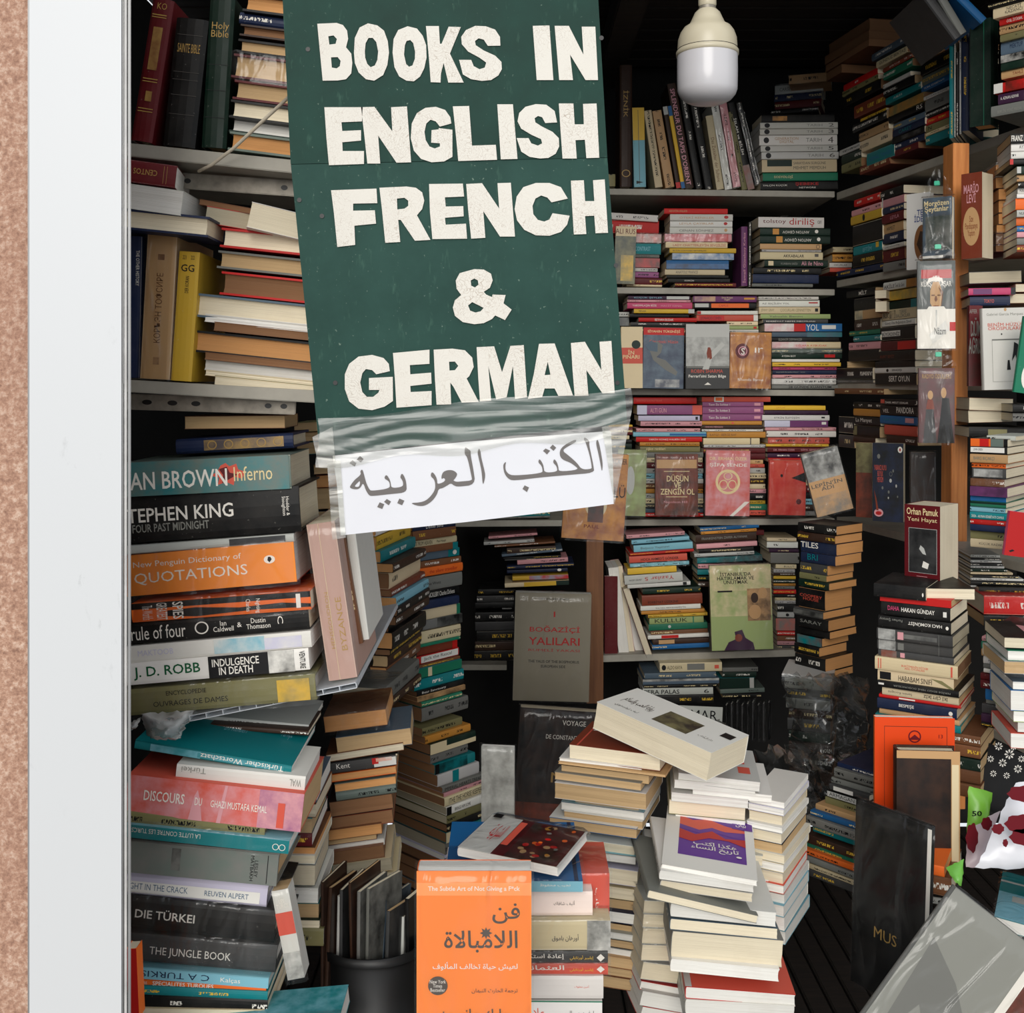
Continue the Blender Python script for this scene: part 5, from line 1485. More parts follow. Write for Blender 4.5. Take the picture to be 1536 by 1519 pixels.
hung(1376, 523, 1433, 521, 1385, 392, 2.38, 'dg/c', 'wrapped portrait cover of white-haired man, middle of the post', ['%^0^1^0^.55^dk/dg', '#^.1^.9^.1^.2^r', '#^0^1^.55^1^w', 'ATA/nKÜRŞAT BAŞAR^.1^.9^.17^.31^w^B', '*.1,.3 .3,0 .7,0 .95,.35 .85,.8 .6,1 .35,.95 .1,.7^.3^.68^.24^.58^ta', '*.0,.5 .1,.1 .5,0 .9,.1 1,.5 .8,.3 .2,.3^.25^.7^.18^.36^w^e', '#^.37^.46^.385^.4^u', '#^.53^.62^.385^.4^u', '*.3,0 .7,.0 1,.6 .5,1 0,.6^.45^.53^.4^.47^br', '#^.42^.56^.51^.52^rb', '*0,0 1,.2 .8,.6 .6,1 .7,.4^.56^.68^.3^.56^br', '*.0,.4 .3,0 .7,0 1,.4 1,1 0,1^0^1^.52^1^w', '*.4,0 .6,0 .55,1 .45,1^.4^.6^.56^.75^gw^e', '*0,.6 .8,0 1,.4 .2,1^.3^.85^.68^.95^wh^e', 'Nâzım^.45^.75^.76^.84^k^ee', '#^.85^1^.7^.8^rd'], -14)
hung(1378, 664, 1432, 662, 1381, 552, 2.36, 'mr/c', 'wrapped maroon cover with two figures, lowest hanging on the post', ['%^0^1^0^1^mr/db', 'RADYO ÖDÜLLERİ^.1^.9^.06^.14^g', 'o:^.25^.4^.3^.42^ta', '*.3,0 .7,0 1,1 0,1^.12^.5^.42^1^dg', 'o:^.62^.77^.26^.4^ta', '*.3,0 .7,0 1,1 0,1^.52^.98^.4^1^bk', '*.2,0 .8,0 1,1 0,1^.2^.44^.42^.55^rb^e'], -12)
hung(1226, 776, 1280, 762, 1203, 682, 2.75, 'gy/c', 'crinkled wrapped grey and cream book hanging at the corner', ['%^0^1^0^.45^dg/gw', '#^0^1^.45^1^ta', "LEPİN'İN/nADI^.05^.9^.48^.62^e^B", '%^0^1^.7^1^ta/gy'], 0, clip=False)
hung(842, 806, 935, 812, 846, 676, 2.1, 'rb/c', 'crumpled wrapped brown book hanging behind the paper sign', ['%^0^1^0^1^am/rb', 'o:^.35^.7^.45^.75^cr', '%^.4^.65^.45^.8^db/rb', 'AKÇALIER^.7^.98^.05^.13^k', 'LÜ^.8^.98^.35^.5^k', 'PAUL^.35^.6^.83^.87^m'], 0, clip=False)
# Mario Levi brown book and neighbours right of the post
cover_book(1441, 389, 1473, 387, 1449, 262, 2.42, 'rb/c', 'brown cover with pink disc standing right of the pine post', ['MARİO/nLEVİ^.15^.85^.1^.35^pk^B', 'o:^.12^.9^.4^.85^ta', 'Size/nPandispanya/nYaptım^.22^.8^.5^.76^rb^e'], .05, yaw=-50, face='c')
stack('tan page pile behind brown cover', 'tan page pile on the second right shelf', 2.42, ZM, '''
1300 1460 1168 90 wh/o P
1300 1455 1260 80 br/o
1320 1455 1342 80 br/o
1320 1455 1424 90 br/o
1320 1460 1516 80 br/o
1305 1462 1598 60 br/o
1300 1465 1660 80 mr/b P
1300 1465 1742 50 mr/b
''', face='f', yaw=-10)
stack('near pile, second right shelf', 'near pile on the second right shelf', 2.3, ZM, '''
1405 1600 950 70 bk |FRANZ KAFKA^.03^.9^.2^.8^w^B
1408 1600 1022 56 wh/w |AYŞE^.3^.6^.2^.8^k
1408 1600 1080 50 wh/w
1400 1600 1132 40 bk |#^0^.12^0^1^rd
1450 1600 1180 60 dk |#^0^.2^.1^.9^gw
1450 1600 1242 50 ta/c
1460 1600 1294 40 bk
1455 1600 1336 44 wh/w |MURAT^.1^.4^.3^.7^k
1450 1600 1380 30 wh/w
1440 1600 1412 80 or/c
1450 1600 1494 50 gw/c |NUR^.1^.4^.3^.7^k
1445 1600 1546 60 or/c
1450 1600 1608 40 bl/c
1450 1600 1650 40 pk/c
1450 1600 1692 50 gy/c
1450 1600 1744 50 rb/c
''', yaw=-12, W=.14, pers=True)
# third right shelf
stack('far dark pile, third right shelf', 'far dark pile on the third right shelf', None, ZN, '''
235 440 746 50 bk |MİLT^.45^.72^.1^.8^w^B
290 442 798 90 bk |^.1^.1^.1^.1^w
295 492 886 64 ta/c |%^0^.3^0^1^cr/gy
292 475 952 74 db
256 474 1030 34 gn/c
285 474 1066 40 te/c
252 478 1112 52 pk/b
250 465 1166 78 bk |^.1^.1^.1^.1^y
165 420 1290 84 bk
150 425 1376 20 gy/c
''', **RW)
stack('page stubs above black spine, third right shelf', 'page stubs on the third right shelf', None, ZN, '''
438 515 735 62 br/c Y-.1
440 520 812 80 br/c Y-.1
240 440 1244 44 ta/t
''', face='f', yaw=-30)
stack('black and white pile left of post', 'near pile on the third right shelf', None, ZN, '''
498 780 684 58 wh/c |AKİLE^.02^.3^.2^.8^k|İnek Bu Gece^.32^.55^.2^.8^k|#^.6^1^0^1^am
500 742 752 66 ye/c |%^0^1^0^1^ye/ol
515 742 822 58 dk |#^.8^1^0^1^te
490 736 880 74 cr/c |BALZAC^.04^.2^.3^.8^k|%^.22^.4^.1^.9^k/cr|TERRE/nBALZACLAR^.42^.82^.15^.85^gy
488 724 958 40 wh/c |Güneş Olsa Buğulaşma Şimdi^.1^.9^.2^.8^k
475 722 1002 96 bk |#^.05^.6^.3^.72^wh|BÜYÜKDENİZ^.07^.58^.34^.68^k^B
480 728 1102 68 mr/b |#^.5^1^.1^.95^rd
465 722 1172 72 bk |KURT SEYİT^.05^.45^.3^.7^rb
440 722 1244 46 bk |^.1^.1^.1^.1^w
436 728 1290 38 wh/c |o:^.3^.36^.2^.8^k|SIRADIŞI^.44^.68^.25^.75^k^B
440 732 1330 82 bk |SERT OYUN^.35^.85^.2^.7^w^B
''', **RW)
stack('cream blocks right of post', 'cream page blocks on the third right shelf', 2.42, ZN, '''
1110 1485 606 84 gy/g
''', face='f', yaw=-8, s=-.02)
stack('books behind white drawing cover', 'books behind the white cover on the third right shelf', 2.4, ZN, '''
1105 1440 722 50 mg/c |#^.9^1^.0^1^bk|#^.1^.5^.1^.9^pu
1115 1402 782 66 nv |TOKYO^.35^.6^.3^.7^co
1395 1600 760 70 br/c f
1440 1600 690 60 br/c f
''', yaw=-12, W=.14, pers=True, s=0)
cover_book(1453, 579, 1474, 580, 1450, 458, 2.4, 'mr/c', 'dark maroon cover with grey capitals right of the pine post', ['%^0^1^.5^1^mr/db', 'AFFER^.05^.6^.05^.1^l', 'DÜM/nAĞRISI^.0^.98^.15^.6^l^B'], .02, yaw=-8)
cover_book(1476, 585, 1545, 583, 1466, 463, 2.33, 'wh/w', 'white cover with framed ink drawing and pale red title', ['o:^.48^.54^.0^.04^ta', 'Gabriel Garcia Marquez^.1^.9^.06^.1^l', 'BENİM HÜZÜN/nOROSPULARIM^.12^.92^.17^.27^co', 'o:^.4^.43^.31^.33^k', '#^.2^.9^.38^.395^gy', '#^.2^.205^.38^.9^l', '#^.2^.9^.9^.903^l', '*.3,0 .7,.1 1,.5 .6,1 .4,.6 0,.9 .2,.4^.62^.82^.42^.68^k', '*.3,0 .7,0 .9,1 .1,1^.5^.6^.64^.76^k'], .015)
uprights('green corner', 'green booklet at the right edge', 2.25, ZN, '''
1425 1560 1460 1500 920 gn c - W.01 |o:^.3^1^.6^.95^w|L:green cover with white disc at the right edge of the photo
''')
# fourth right shelf
stack('tan page pile right of post', 'large page blocks right of the post', 2.4, ZO, '''
1108 1422 168 92 br/c
1105 1420 260 92 br/c S-.03
''', face='f', yaw=-8, s=.03)
t = stack('dark wrapped album', 'dark album right of the post', 2.36, ZO, '''
1110 1560 380 74 bk/c S.0 |#^.3^.6^.2^.8^ol|L:dark wrapped album lying below the large page blocks, right
''', yaw=-10, W=.2)
t = stack('right edge darkness', 'dark books at the right edge', 2.3, ZO, '''
1420 1600 215 60 bk |L:black book with white edge beside large page blocks, right edge
1420 1600 280 60 gy |L:grey book under black one beside large page blocks, right edge
''', yaw=-10, W=.2)
stack('colourful pile right of post', 'colourful pile on the fourth right shelf', 2.16, ZO, '''
1235 1440 440 34 gw/c
1120 1382 460 56 bk/c |#^0^.9^.0^1^or|#^.25^.5^0^1^rd|#^.55^.9^0^1^gt
1115 1380 516 52 bk/c |#^.02^.93^.1^.8^wh|JOHN GREEN^.1^.35^.25^.65^k
1116 1384 570 62 ta/c |BARIŞ BIÇAKÇI^.1^.65^.25^.75^gt
1128 1370 634 34 or/c
1130 1372 668 70 dg/c |%^.05^.9^.1^.9^gw/dg
1118 1360 742 56 br/c P
1116 1380 800 68 pu/c |%^0^1^.0^1^pu/dp
1118 1372 868 38 bl/c
1118 1372 906 38 gn/c |#^0^1^.0^.4^dk
1116 1368 944 36 lb/c
1114 1378 982 50 te/c |İKEA - ALMAN EDEBİYATI CAMUS^.05^.92^.25^.75^w
1118 1388 1034 36 rd/c
1116 1366 1070 46 nv |^.1^.1^.1^.1^w
1118 1366 1116 56 ol/c
1118 1372 1172 60 cr/c |KÜÇÜK KAZAK^.25^.9^.3^.7^e
''', yaw=-40, W=.15, pers=True)
stack('blue-black pile left of post', 'dark pile on the fourth right shelf', None, ZO, '''
475 760 178 46 bk |#^.02^.12^.1^.7^co|İSABEL MESUT ODALAR^.14^.72^.3^.7^w^B|J^.88^.94^.2^.8^w
475 745 226 66 bk |VEL^.08^.25^.35^.75^w|PANDORA^.45^.9^.1^.75^w^B
475 745 294 60 bl/c |Susanna Tamaro^.1^.5^.3^.6^te|#^.68^.9^.2^.75^pk
505 740 362 70 co/c |^.1^.1^.1^.1^m
520 740 434 60 db
''', **RW)
stack('dark far pile behind crinkled bag', 'far dark pile on the fourth right shelf', None, ZO, '''
150 500 104 40 br/t Y-.02 |L:tan book lying flat directly under the third right shelf
285 476 200 46 bk
285 476 248 50 am/b
285 476 300 60 bk |La Manyet^.1^.7^.2^.8^w
285 470 362 80 bk |#^0^.15^.1^.9^ol
285 440 444 40 db |^.1^.1^.1^.1^w
180 290 300 120 bk
180 290 430 90 dg
''', **RW)
cover_book(1284, 775, 1308, 778, 1292, 664, 2.80, 'br/c', 'brown landscape cover left of the black flowered cover', ['%^0^1^0^.4^ol/db', '%^0^1^.4^1^rb/db'], .02, yaw=-30)
cover_book(1309, 781, 1355, 795, 1311, 664, 2.70, 'bk/c', 'black cover with small round blossoms and red curl', ['%^0^1^0^1^bk/nv', 'o:^.82^.97^.04^.12^w', 'o:^.87^.92^.06^.1^r^e', 'o:^.15^.25^.14^.2^gy', 'YABANCI KUYU/nBÜYÜK/nMEVSİM^.05^.45^.28^.5^co', 'o:^.05^.35^.84^.94^pk', 'o:^.1^.3^.87^.92^r^e', '*.0,0 .3,.4 .6,1 .3,1 .2,.6^.05^.3^.6^.86^rb', 'o:^.55^.63^.45^.5^gw', 'o:^.65^.7^.33^.37^gy', 'o:^.5^.56^.6^.64^gy', 'o:^.75^.8^.52^.56^gw', 'q:^.55^.65^.36^.42^gy', 'o:^.5^.54^.68^.71^gw', 'o:^.8^.84^.66^.69^gy', 'o:^.3^.36^.55^.59^gy'], .025, yaw=-30, plastic=False)
cover_book(1366, 795, 1404, 795, 1370, 678, 2.66, 'dg/c', 'smoky plastic-wrapped cover between black cover and pine post', ['%^0^1^0^1^dg/db'], .02, yaw=-10, plastic=True)
cover_book(1357, 870, 1410, 872, 1367, 756, 2.10, 'mr/c', 'purple-maroon cover with grey photograph standing on the right pile', ['#^0^1^0^1^mr', 'Orhan Pamuk^.06^.95^.04^.13^c^B', 'Yeni Hayat^.08^.92^.16^.23^c', '#^.12^.92^.3^.88^gw', '%^.13^.91^.305^.875^dg/bk', '*.2,0 .7,.3 1,1 .5,.9 0,.4^.42^.62^.52^.64^gw^e', '*.2,0 1,.3 .8,1 0,.8^.5^.7^.72^.82^w^e', '#^.35^.65^.92^.925^pk', ], .085, yaw=-44, face='c')
# magenta cover flat on the right
cover_book(1506, 832, 1580, 842, 1540, 775, 2.0, 'mg/c', 'deep pink cover leaning at the right edge', ['#^0^1^0^1^r', '*0,.6 .6,0 1,.4 .3,1^.08^.2^.85^.92^k^n'], .012)
# right pile F
stack('tall pile with red spine, right', 'tall black and cream pile on the right', 2.02, ZP, '''
430 800 160 96 bk/c |o:^.93^.96^.4^.7^w
475 982 236 52 rd/t |#^0^1^0^1^rd
482 975 290 94 bk/c |DAHA^.1^.27^.25^.6^mg^B|HAKAN GÜNDAY^.3^.78^.22^.62^w^B|#^.9^.95^.3^.7^wh
462 980 388 86 bk/c |HACI KOMÜNİST^.42^.88^.25^.6^w^FB|Ferhan Şensoy^.02^.34^.1^.4^l^F|o:^.93^.97^.3^.6^w
452 992 478 78 dg/g |%^.02^.25^0^1^gw/k|#^.28^.36^.15^.85^pk|%^.36^.8^.3^.7^dg/gy|#^.82^.825^0^1^gy
455 992 558 70 dg/g |%^.02^.25^0^1^gw/k|#^.28^.36^.15^.85^gy|#^.82^.825^0^1^gy
462 1000 630 48 dg/c |%^.04^.25^0^1^rb/gy|#^.3^.36^.15^.85^pk
438 1028 680 92 cr/b |BUKİTMENİN KİTABI/nAKIL OYUNLARI^.33^.65^.35^.75^co|#^.04^.05^.1^.9^co|#^.07^.08^.1^.9^co|#^.92^.94^.1^.9^co
458 1000 772 84 cr/t |#^.03^.18^.15^.8^k|HABABAM SINIFI^.28^.72^.3^.75^k|*.0,.0 .5,.1 1,.8 1,1^.7^1^.2^1^ol
458 1036 852 46 bk/c |#^.01^.08^.3^.6^wh|FERİDE EDGÜ YENİ DÜŞÜNCELER^.2^.9^.3^.7^l^F
490 1036 896 58 cr/t |Samim Kocagöz^.08^.4^.3^.7^e^F|İKİ ÇİFT İKİZ^.55^.86^.2^.75^k^FB
468 1050 950 24 rd/c |#^.25^.45^.3^.7^w
455 1022 976 74 nv/c |BESPEŞE^.28^.47^.25^.65^w^B|o:^.9^.95^.3^.7^w
470 1040 1052 36 ta/c
440 1050 1090 50 te/t
470 1190 1140 70 br/t
470 1190 1214 80 br/t
470 1190 1298 80 dk/t
470 1190 1380 90 br/t
470 1190 1474 90 br/t
''', yaw=-33, W=.14, pers=True)
stack('page block topping the right pile', 'page blocks jutting from the right pile', 1.98, ZP, '''
795 1152 196 82 bk/c S-.0 |L:cream page block jutting out on top of the tall right pile
''', face='f', yaw=-4)
# orange score book and leather book leaning on the pile
cover_book(1312, 1262, 1432, 1268, 1305, 1075, 1.86, 'or/w', 'large orange cover with thin dark frame leaning on the right pile', ['#^0^1^0^1^or', '#^.12^.125^.07^1^db', '#^.12^.9^.07^.074^db', '#^.9^.905^.07^1^db', 'q:^.42^.58^.1^.2^m', '*0,.8 .5,.2 1,.8^.42^.58^.12^.19^m', 'TÜRK MÜZİĞİ KLÂSİKLERİ^.28^.82^.22^.27^m', '13^.8^.85^.13^.16^m'], .012, yaw=-4, plastic=False)
for o in COL.objects:
    if o.name.startswith('printed_band') and o.parent and 'large orange cover' in o.parent['label'] and max(v.co.x for v in o.data.vertices) > .1 and max(v.co.z for v in o.data.vertices)-min(v.co.z for v in o.data.vertices) > .1 and min(v.co.x for v in o.data.vertices) < .01: o.color = s2l((.88,.27,.06))
cover_book(1345, 1290, 1440, 1302, 1350, 1125, 1.78, 'db/c', 'worn dark brown leather book with cream border leaning before orange cover', ['#^0^1^0^1^ta', '#^.0^.86^.07^1^db', '%^.0^.86^.07^1^db/bk', '#^.87^.98^.12^1^cr'], .03, yaw=-4, hard=True)
# far right pile G
stack('slanting pile at right edge', 'slanting pile at the right edge', 1.98, ZP, '''
1215 1560 250 135 rd/c P Y.25 A-8 |L:wide red wrapped book under the fourth right shelf, right edge
1180 1600 190 60 bk Y.3 A-8
1215 1600 392 80 bk Y.25 A-8
1240 1640 480 70 bk Y.1
1200 1364 540 34 pk/c
1195 1390 576 52 gn/c
1196 1400 628 50 ta/c
1210 1400 680 54 wh/c |MERİÇ^.2^.6^.3^.7^k|OK^.75^.95^.2^.8^k
1210 1405 736 30 gy/c
1212 1408 768 30 wh/c
1190 1412 800 46 mr/w |^.1^.1^.1^.1^w
1190 1330 848 60 mr/b
1225 1408 900 90 bl/w |#^.45^1^.2^1^wh
1230 1450 960 60 gy/b
1200 1420 1016 70 dg
1195 1415 1088 62 dp |^.1^.1^.1^.1^p
1195 1415 1150 30 bk
''', yaw=-42, W=.14, pers=True)
stack('page ends at right edge', 'page-end books at the right edge', 1.8, ZP, '''
1360 1560 545 80 bk/c
1385 1560 640 74 gn/w
1360 1560 716 90 gw/t P
1420 1560 860 60 sl/w
1405 1560 920 150 bl/w
1425 1560 1070 80 pg/w
1455 1560 1152 70 wh/w
1405 1560 1226 110 co/w
''', face='f', yaw=-10)
stack('stripes under fourth right shelf', 'thin magazines under the fourth right shelf', 2.3, ZP, '''
1120 1330 -40 20 gw/w
1120 1330 -18 16 bk
1120 1340 0 16 gw/w
1120 1350 20 18 bk
1120 1360 40 16 gw/w
1120 1380 60 20 dk
1120 1420 84 16 cr/w
1120 1460 104 20 bk
1120 1500 126 16 gw/w
1120 1520 146 30 bk
1120 1540 180 12 gw/w
''', yaw=-8, W=.2, s=0)
# ---------------- centre piles ----------------
ZR = (780, 1020, 3.657); ZS = (900, 1180, 4.4818); ZT = (600, 1200, 4.655)
stack('left centre pile', 'left half of the centre piles', 1.80, ZR, '''
270 768 348 88 rb/c - |#^0^1^0^1^rb^T|#^.08^.1^0^1^co^T|*.0,.5 .3,.2 .6,.6 1,.4 1,.5 .6,.7 .3,.35 .05,.6^.1^.6^.2^.5^w^T|L:red-brown paperback under the tilted white book
215 668 424 18 wh/w
210 798 444 14 ta/t
225 708 460 52 bk/t
190 664 500 44 gy/t
190 692 556 90 wh/t
300 652 648 42 dk/t
225 680 664 48 sl/w |%^.0^1^0^1^lb/wh^T
240 672 714 46 wh/t
160 640 748 54 bl/t - |#^0^1^0^1^wh^T|*.5,0 1,.3 .6,1^.75^.85^.1^.4^nv^T|L:white-covered paperback with small dark triangle, left centre pile
''', face='f', yaw=-20, W=.13)
stack('lower left centre pile', 'lower left part of the centre piles', 1.78, ZS, '''
-150 232 345 80 wh/c
-140 240 420 56 gy/w - |#^0^1^0^1^lb^T
-130 252 510 110 li/c
-120 280 640 80 cr/c
-110 285 722 80 bk/t
-110 275 806 76 nv/w
-110 275 884 60 db/t
-100 270 946 46 gw/w
-100 270 994 54 db/t
-100 270 1050 60 gw/w
-90 262 1112 70 ta/t
-90 262 1184 60 br/t
-90 262 1246 80 br/t
''', face='f', yaw=-14, W=.13, s=.03)
stack('right centre pile', 'upper right part of the centre piles', 1.78, ZR, '''
865 1315 505 56 gw/w - S.07 |#^0^1^0^1^gw^T|#^.35^.85^.02^.5^co^T|#^.75^.9^.6^.8^co^T|L:whitish paperback with orange panel under the tilted white book
845 1292 544 46 wh/w
945 1382 588 42 wh/w W.15
828 1252 612 50 wh/w
815 1235 648 84 ol/c
850 1235 734 50 wh/w
860 1280 786 60 wh/c
860 1285 850 60 cr/c
880 1330 912 60 gw/c
900 1340 974 70 wh/w
880 1360 1046 80 wh/w
''', face='f', yaw=-7, W=.15, s=.05)
# tilted white paperback on top: pages towards the viewer
mw = frame(P(889, 1092, 1.80), math.radians(-40), math.radians(-10), math.radians(-1.5))
make_book(mw, (.215, .12, .045), 'f', 'wh/c', False, ['#^0^1^0^1^wh^T', '%^.42^.72^.3^.8^k/ol^Te', 'رواية الحب والسلام^.08^.34^.4^.66^d^TeB', 'ليف تولستوي^.1^.3^.76^.86^e^Te', 'دار الآداب^.78^.9^.62^.7^e^Te', '#^.88^.97^.25^.42^k^Te'], 'thick white paperback tilted on top of the centre piles', None, False)
# upright-ish spines glimpsed at the right of the right centre pile
stack('outer right column of centre piles', 'books behind the white centre stack', 1.78, ZS, '''
1000 1240 60 42 wh/w
995 1236 104 46 li/w
1000 1225 152 70 cr/c
985 1225 224 40 wh/w
985 1220 266 70 gw/c
990 1225 338 66 bk/t
1000 1240 406 60 wh/c
1000 1235 468 60 cr/w
1000 1230 530 80 gw/c
1010 1235 612 60 co/w
1010 1240 674 70 wh/w
1020 1235 746 80 lb/w
1030 1240 828 90 wh/w
1040 1245 920 90 lb/w
''', face='f', yaw=-30, W=.15)
YW = 1.60
stack('white front stack', 'white stack at the front of the centre piles', YW, ZS, '''
410 1056 516 38 wh/w - W.225 A-10 S.1 |#^0^1^0^1^wh^T|#^.16^.9^.1^.8^v^T|*0,0 .2,.15 .45,.0 .7,.2 1,.3 1,.42 .7,.5 .5,.42 .3,.62 0,.5^.16^.9^.14^.5^co^Te|*0,.2 .15,.3 .3,.4 .5,.15 .75,.35 1,.45 1,.62 .8,.55 .6,.45 .35,.62 .1,.5 0,.45^.16^.9^.24^.52^v^Tee|*0,.3 .25,.5 .5,.2 .7,.5 1,.4 1,.8 .75,.6 .45,.6 .2,.9 0,.8^.16^.9^.28^.6^r^Teee|هكذا اكتب/nتاريخ النساء^.3^.82^.54^.7^w^TeeeB|#^.76^.99^.1^.24^v^Te|بيان^.8^.92^.13^.2^w^TeeB|رجاء القوي^.62^.8^.02^.05^e^Te|o:^.79^.85^.7^.73^w^Tee|L:white paperback with red and purple wavy picture, on the front stack
395 1032 558 60 wh/w S.12
400 1022 622 62 gw/c S.12
352 1004 642 84 wh/w S.15 Y.02
312 1052 688 56 gy/c S.24 A0 Y-.02
470 1182 770 98 wh/w
465 1192 880 78 sl/c
470 1222 960 190 gy/c - |#^0^1^0^1^gy^T|L:very thick cream-paged book in the white front stack
470 1202 1152 84 wh/w
570 1312 1338 82 rd/w W.28 S.04 - |#^0^1^0^1^co^T|#^0^.06^0^1^gw^Te|L:white-paged book with red cover near the foot of the front stack
572 1310 1424 100 wh/w W.2 S.02
572 1310 1526 120 gw/w W.2 S.02
''', face='l', yaw=-3, s=.07, W=.2)
stack('foot of white front stack', 'wrapped books left of the front stack foot', YW+.1, ZS, '''
290 520 760 90 gw/c P
285 500 852 90 wh/c P
280 480 944 110 gw/c P
275 480 1056 110 gw/c P
270 520 1170 120 gw/c P S.2
265 560 1300 60 rd/w S.25
265 565 1366 100 gw/w S.25
265 570 1470 100 rd/w S.25
''', face='f', yaw=8, W=.12, s=.1)
# ---------------- Arabic pile and the orange cover ----------------
YP = 1.42
stack('Arabic pile behind the orange cover', 'Arabic books behind the orange cover', YP, ZT, '''
310 1276 560 76 bl/w W.19 S.005 P - |#^0^1^0^1^lb|نجيب محفوظ^.69^.91^.2^.55^w|#^0^1^0^1^bl^T|#^.94^.97^0^1^nv^Te|L:blue wrapped paperback on which the small white book lies
300 1345 640 172 rs/w - |أليف شافاك^.74^.88^.36^.58^e|L:pale rose spine behind the orange cover
300 1470 838 214 cr/w P - |%^.86^1^.0^1^gy/wh|أورهان باموق^.65^.81^.45^.7^e^B|L:thick cream wrapped spine with grey patterned end behind orange cover
320 1452 1056 80 dg/w P - |إعادة استكشاف^.4^.73^.15^.7^w^B|إيلبير أورتايلي^.765^.91^.3^.75^y|*.5,0 1,.5 .5,1 0,.5^.93^.98^.15^.85^w|L:dark grey wrapped spine with white Arabic title
320 1452 1140 80 co/w P - |العثمانيون^.4^.73^.1^.65^w^B|إيلبير أورتايلي^.765^.91^.3^.7^y|*.5,0 1,.5 .5,1 0,.5^.93^.98^.15^.75^w|L:brick red wrapped spine with white Arabic title
300 1420 1222 162 wh/w - |أمين معلوف^.82^.91^.38^.52^co|L:white spine with tiny red Arabic name, behind orange cover
300 1412 1390 170 wh/w - |#^0^1^0^.05^gn|علا^.57^.64^.3^.7^co|إرفين د. يالوم^.76^.95^.4^.75^e|L:white spine with thin green top line, lowest behind the orange cover
300 1412 1566 150 wh/w
''', W=.14)
stack('orange wrapped end', 'wrapped red-orange book behind the Arabic pile', YP+.03, ZT, '''
1000 1462 500 340 co/w P W.1 - |#^0^1^0^1^or|#^0^1^0^1^co|كتاب^.78^.84^.3^.9^w^D|L:red-orange wrapped book behind the pale rose spine
''')
mw = frame(P(686, 1283, YP+.02), math.radians(-22), math.radians(-1.5))
make_book(mw, (.140, .118, .011), 'l', 'wh/w', False, ['#^0^1^0^1^wh^T', '#^.33^.46^0^1^mr^T', '%^.46^.98^.0^1^am/mr^T', '%^.46^.98^.0^1^mr/dk^Te', 'o:^0.60^0.65^0.51^0.58^or^Tn', 'o:^0.73^0.80^0.56^0.64^ta^Tn', 'o:^0.59^0.65^0.90^0.97^db^Tn', 'o:^0.66^0.71^0.78^0.83^ta^Tn', 'o:^0.66^0.72^0.06^0.13^ta^Tn', 'o:^0.52^0.58^0.71^0.78^ta^Tn', 'o:^0.79^0.85^0.80^0.89^db^Tn', 'o:^0.79^0.86^0.54^0.61^rd^Tn', 'o:^0.54^0.59^0.17^0.23^db^Tn', 'o:^0.81^0.86^0.78^0.85^ta^Tn', 'o:^0.64^0.70^0.55^0.63^or^Tn', 'o:^0.87^0.91^0.07^0.14^or^Tn', 'o:^0.57^0.63^0.78^0.88^ta^Tn', 'o:^0.54^0.60^0.61^0.70^rd^Tn', 'o:^0.61^0.68^0.10^0.20^am^Tn', 'o:^0.64^0.70^0.11^0.17^db^Tn', 'o:^0.81^0.85^0.79^0.84^am^Tn', 'o:^0.65^0.71^0.55^0.63^rd^Tn', 'o:^0.70^0.75^0.90^0.95^ta^Tn', 'o:^0.71^0.78^0.86^0.93^rd^Tn', 'o:^0.56^0.63^0.09^0.16^mr^Tn', 'o:^0.86^0.91^0.37^0.44^or^Tn', 'o:^0.85^0.89^0.63^0.69^gy^Tn', 'o:^0.70^0.76^0.42^0.48^rd^Tn', 'o:^0.67^0.72^0.27^0.32^gy^Tn', 'o:^0.67^0.71^0.54^0.59^or^Tn', 'الشركية^.17^.3^.3^.75^r^TeB', '#^.05^.14^.03^.14^k^Te', '#^.36^.43^.15^.8^co^Te'], 'small white paperback with dark red band and spice picture', None, False, True, topsleeve=True)
t = cover_book(625, 1560, 797, 1560, 630.5, 1306, 1.27, 'or/w', 'bright orange wrapped cover with Arabic lettering, bottom centre', [
 '#^0^1^0^1^a', '#^0^1^.07^.145^ta', 'The Subtle Art of Not Giving a F*ck^.1^.9^.088^.125^w^B', 'فن^.66^.9^.19^.31^e^B', 'اللامبالاة^.24^.88^.35^.48^e^B',
 '*.5,0 .6,.25 .85,.1 .75,.38 1,.5 .75,.62 .85,.9 .6,.75 .5,1 .4,.75 .15,.9 .25,.62 0,.5 .25,.38 .15,.1 .4,.25^.55^.66^.33^.4^e', 'لعيش حياة تخالف المألوف^.14^.88^.535^.585^w^B',
 'o:^.1^.27^.62^.73^e', 'New York/nTimes/nBestseller^.115^.255^.64^.71^w^e', 'ترجمة الحارث النبهان^.48^.88^.69^.72^e', 'مارك مانسون^.2^.8^.81^.88^e^B'], .03, plastic=False)
for o in t.children:
    if o.name.startswith('printed_band'):
        zs = [v.co.z for v in o.data.vertices]; o.color = s2l((.97,.55,.27)) if max(zs)-min(zs) > .1 else s2l((.98,.64,.4))
bb = [c for c in t.children if c.name.startswith('cover')][0].bound_box
sleeve(t, (max(v[0] for v in bb), .03, max(v[2] for v in bb)), amp=.0012, mat='film', grow=.003)
